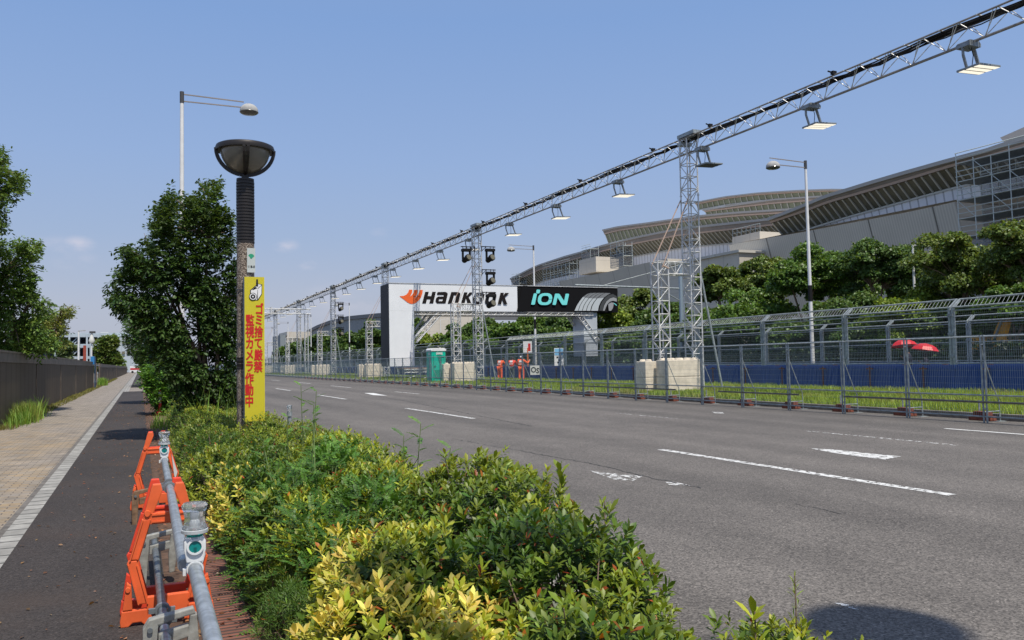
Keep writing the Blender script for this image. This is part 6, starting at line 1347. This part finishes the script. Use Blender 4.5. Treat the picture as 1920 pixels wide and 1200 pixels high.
# ================================================================ PEOPLE
def skin_mesh(name, verts, edges, radii, m, parent, sub=2):
    me = bpy.data.meshes.new(name); me.from_pydata([tuple(v) for v in verts], edges, []); o = bpy.data.objects.new(name, me); C.objects.link(o)
    md = o.modifiers.new('s', 'SKIN'); md.use_smooth_shade = True
    for i, r_ in enumerate(radii): me.skin_vertices[0].data[i].radius = (r_, r_)
    me.skin_vertices[0].data[0].use_root = True; s = o.modifiers.new('d', 'SUBSURF'); s.levels = sub; s.render_levels = sub
    dg = bpy.context.evaluated_depsgraph_get(); dg.update(); nm = bpy.data.meshes.new_from_object(o.evaluated_get(dg)); o.modifiers.clear(); o.data = nm; nm.name = name; nm.materials.clear(); nm.materials.append(m)
    nm.polygons.foreach_set('use_smooth', [True]*len(nm.polygons)); o.parent = parent; return o
def person(label, loc, rz, J, suit, hair_m, pants=None, cap=None, bib=None, group=None, short=False):
    """J: joint overrides (x right, y forward, z up); faces +y"""
    j = dict(pel=(0,0,.93), sp=(0,.0,1.12), ch=(0,.01,1.32), nk=(0,.02,1.48), hd=(0,.04,1.60), tp=(0,.03,1.72))
    for s, n in ((-1, 'l'), (1, 'r')):
        j.update({'sh'+n: (s*.19,.0,1.42), 'el'+n: (s*.25,.02,1.14), 'wr'+n: (s*.27,.16,.92), 'hp'+n: (s*.10,0,.90), 'kn'+n: (s*.12,.03,.49), 'an'+n: (s*.13,-.01,.09), 'to'+n: (s*.14,.17,.04)})
    j.update(J); t = thing('person', label, 'person', loc, rz, group); t.scale = (1.12, 1.08, 1.06)
    V = []; E = []; Rr = []; I = {}
    def add(k, p, r_, par=None):
        I[k] = len(V); V.append(p); Rr.append(r_)
        if par: E.append((I[par], I[k]))
    add('pel', j['pel'], .13); add('sp', j['sp'], .11, 'pel'); add('ch', j['ch'], .115, 'sp'); add('nk', j['nk'], .055, 'ch'); add('hd', j['hd'], .088, 'nk'); add('tp', j['tp'], .075, 'hd')
    hd = Vector(j['hd'])
    for n, s in (('l', -1), ('r', 1)):
        add('sh'+n, j['sh'+n], .048, 'ch'); add('el'+n, j['el'+n], .045, 'sh'+n); add('wr'+n, j['wr'+n], .028, 'el'+n)
        w_ = Vector(j['wr'+n]); d = (w_-Vector(j['el'+n])).normalized(); sd = d.orthogonal().normalized(); pm = w_+d*.07; add('pa'+n, tuple(pm), .030, 'wr'+n)
        for q in range(4):
            a = pm+sd*(q-1.5)*.02+d*.04; c = a+d*(.045-.006*abs(q-1.3))+Vector((0, 0, -.015)); add('f%d%s' % (q, n), tuple(a), .009, 'pa'+n); add('g%d%s' % (q, n), tuple(c), .008, 'f%d%s' % (q, n))
        th = w_+d*.03+sd*.045; add('th'+n, tuple(th), .010, 'pa'+n); add('tt'+n, tuple(th+d*.035), .008, 'th'+n)
        add('hp'+n, j['hp'+n], .10, 'pel'); add('kn'+n, j['kn'+n], .062, 'hp'+n); add('an'+n, j['an'+n], .042, 'kn'+n); add('to'+n, j['to'+n], .038, 'an'+n)
    skin_mesh('body', V, E, Rr, mat('skin', (.42, .25, .17), .5), t)
    # clothing: jacket and trousers, slightly fuller than the body
    def cloth(nm_, ks, rs, ed, m_):
        return skin_mesh(nm_, [j[k] if isinstance(k, str) else k for k in ks], ed, rs, m_, t)
    lo = .55 if short else .97
    wl = tuple(Vector(j['ell']).lerp(Vector(j['wrl']), lo if not short else .05)); wr = tuple(Vector(j['elr']).lerp(Vector(j['wrr']), lo if not short else .05))
    cloth('jacket', ['pel', 'sp', 'ch', 'shl', 'ell', wl, 'shr', 'elr', wr], [.155, .15, .175, .10, .066, .048, .10, .066, .048], [(0,1),(1,2),(2,3),(3,4),(4,5),(2,6),(6,7),(7,8)], suit)
    cloth('trousers', ['pel', 'hpl', 'knl', 'anl', 'hpr', 'knr', 'anr'], [.14, .115, .083, .068, .115, .083, .068], [(0,1),(1,2),(2,3),(0,4),(4,5),(5,6)], pants or suit)
    b = MB().lathe([(0, .115), (.06, .105), (.095, .06), (.100, 0), (.09, -.05), (.07, -.09)], n=16); h = b.build('hair', hair_m, t, smooth=True); h.location = (hd.x, hd.y-.015, hd.z+.035)
    f = MB(); f.box((-.008, .085, -.02), (.008, .105, .015)).box((-.04, .083, .015), (-.02, .09, .022)).box((.02, .083, .015), (.04, .09, .022)).box((-.02, .084, -.052), (.02, .09, -.046)); fo = f.build('face', mat('face_dark', (.16, .08, .06), .6), t); fo.location = tuple(hd)
    if cap: c = MB().lathe([(0, .13), (.06, .12), (.1, .08), (.108, .03), (.10, .025)], n=18).box((-.07, .06, .03), (.07, .18, .045)).build('cap', cap, t, smooth=True); c.location = (hd.x, hd.y-.01, hd.z+.03)
    if bib:
        cv = Vector(j['ch']); an_ = math.atan2(j['pel'][1]-cv.y, cv.z-j['pel'][2])
        for zz_, wz_, hh_ in ((.03, .10, .07), (-.16, .14, .02)):
            c = MB().box((-wz_, -.182, zz_-hh_), (wz_, -.17, zz_+hh_)).build('white_mark', bib, t); c.location = cv; c.rotation_euler = (an_, 0, 0)
    for s, n in ((-1, 'l'), (1, 'r')):
        a = Vector(j['an'+n]); b = MB().box((-.045, -.08, -.09), (.045, .19, .0)); so = b.build('shoe', BLACKM, t, bevel=.02); so.location = tuple(a)
    return t
ORS = mat('orange_suit', (.85, .12, .025), .7, 0, .12, 9); ORR = mat('red_orange_suit', (.72, .05, .02), .7, 0, .1, 9); HB_ = mat('dark_hair', (.03, .018, .014), .6); NAVY = mat('navy_cloth', (.02, .02, .04), .8)
def mp_(px, X): Y = PX(px, 680, X)[1]; return (X, Y, .1)
FACE = -R(42)   # facing +x (towards the track)
lean = dict(sp=(0,.05,1.10), ch=(0,.12,1.28), nk=(0,.17,1.42), hd=(0,.23,1.52), tp=(0,.26,1.63), shl=(-.19,.14,1.37), shr=(.19,.14,1.37), ell=(-.25,.32,1.18), elr=(.25,.32,1.18), wrl=(-.2,.52,1.08), wrr=(.2,.52,1.08))
person('marshal in orange suit bending over the barrier, left of the three', mp_(937, 25.6), FACE-.3, dict(lean, nk=(.05,.2,1.40), hd=(.10,.28,1.48), tp=(.12,.32,1.58)), ORS, HB_, bib=WHITEP, group='marshals in orange leaning on the barrier')
person('marshal with dark hair and red-orange jacket and grey trousers, middle of the three', mp_(959, 25.7), FACE-.1, dict(lean), ORR, HB_, pants=mat('grey_trousers', (.07, .085, .09), .8), bib=WHITEP, group='marshals in orange leaning on the barrier')
person('marshal in orange suit with white cap and raised right arm', mp_(977, 25.5), FACE, dict(sp=(0,.02,1.11), ch=(0,.05,1.31), nk=(0,.07,1.46), hd=(0,.10,1.58), tp=(0,.10,1.69), elr=(.42,.12,1.22), wrr=(.48,.28,1.40), ell=(-.3,.15,1.16), wrl=(-.25,.4,1.08)), ORS, HB_, cap=WHITEP, bib=WHITEP, group='marshals in orange leaning on the barrier')
UMR = mat('red_umbrella', (.55, .015, .02), .5)
def umbrella(label, loc, rz, tilt):
    t = thing('umbrella', label, 'umbrella', loc, rz); t.rotation_euler = (tilt, .1, rz)
    b = MB(); n = 8; rings = [(0, .95), (.25, .91), (.46, .80), (.58, .64)]
    P_ = [[(r_*math.cos(2*math.pi*i/n+.2), r_*math.sin(2*math.pi*i/n+.2), z_) for i in range(n)] for r_, z_ in rings[1:]]
    for i in range(n): b.poly([(0, 0, .95), P_[0][i], P_[0][(i+1) % n]]); [b.poly([P_[k][i], P_[k+1][i], P_[k+1][(i+1) % n], P_[k][(i+1) % n]]) for k in range(2)]
    n0 = len(b.v); b2 = list(b.f); b.v += [(x, y, z_-.006) for x, y, z_ in b.v]; b.f += [tuple(n0+i for i in reversed(f_)) for f_ in b2]
    b.build('canopy', UMR, t); b = MB().tube((0, 0, 0), (0, 0, .97), .008, 6).tube((0, 0, -.06), (0, 0, .02), .016, 6); b.build('shaft', BLACKM, t)
    b = MB()
    for i in range(n): b.tube((0, 0, .5), P_[1][i], .004, 4, cap=False)
    b.build('rib', GALV, t); return t
hold = dict(elr=(.26,.14,1.18), wrr=(.14,.26,1.32))
XU = 32.0
for px, py, lab, pl_, tl_ in ((1703, 648, 'red umbrella on the left, slightly behind the other one', 'person in dark clothes under the left red umbrella', -.12), (1736, 653, 'red umbrella on the right, lower and nearer', 'person in dark shirt under the right red umbrella', .12)):
    q0 = PX(px, py, XU+(.6 if px < 1720 else 0)); L_ = (q0[0], q0[1], .0); sc_ = 1.06
    p_ = person(pl_, L_, R(35), dict(hold), NAVY, HB_, pants=NAVY, group='people with red umbrellas', short=True); umbrella(lab, (L_[0]+.05, L_[1]+.22, 1.30 if px < 1720 else 1.08), .3, tl_)
    if px > 1720: p_.scale = (1.0, 1.0, .9)
# ================================================================ EXCAVATOR behind the trees
t = thing('excavator', 'yellow orange excavator boom rising behind the fence at the right', 'excavator', (43.0, PX(1862, 640, 43)[1], .1)); EX = mat('excavator_yellow', (.75, .34, .02), .5, 0, .1, 2)
z_ = lambda y, x=1860: PX(x, y, 43)[2]
b = MB(); b.prism([(0, .1, z_(640)), (0, -.55, z_(640)), (0, -.95, z_(600)), (0, -.95, z_(577)), (0, -.5, z_(577)), (0, -.45, z_(600))], (.35, 0, 0)); b.build('boom', EX, t)
b = MB(); b.box((-.1, -.6, .5), (1.8, .9, z_(640))).box((-.1, 1.7, .5), (1.6, 3.2, 1.7)); b.build('body', EX, t); MB().box((.1, .95, .9), (1.5, 1.68, 2.4)).build('cab', EX, t)
b = MB().box((-.2, -1.2, 0), (.4, 3.4, .6)).box((1.3, -1.2, 0), (1.9, 3.4, .6)); b.build('crawler_track', BLACKM, t)
b = MB().tube((-.05, -.1, z_(640)), (-.05, -.75, z_(595)), .06, 6); b.build('hydraulic_cylinder', GALV, t)
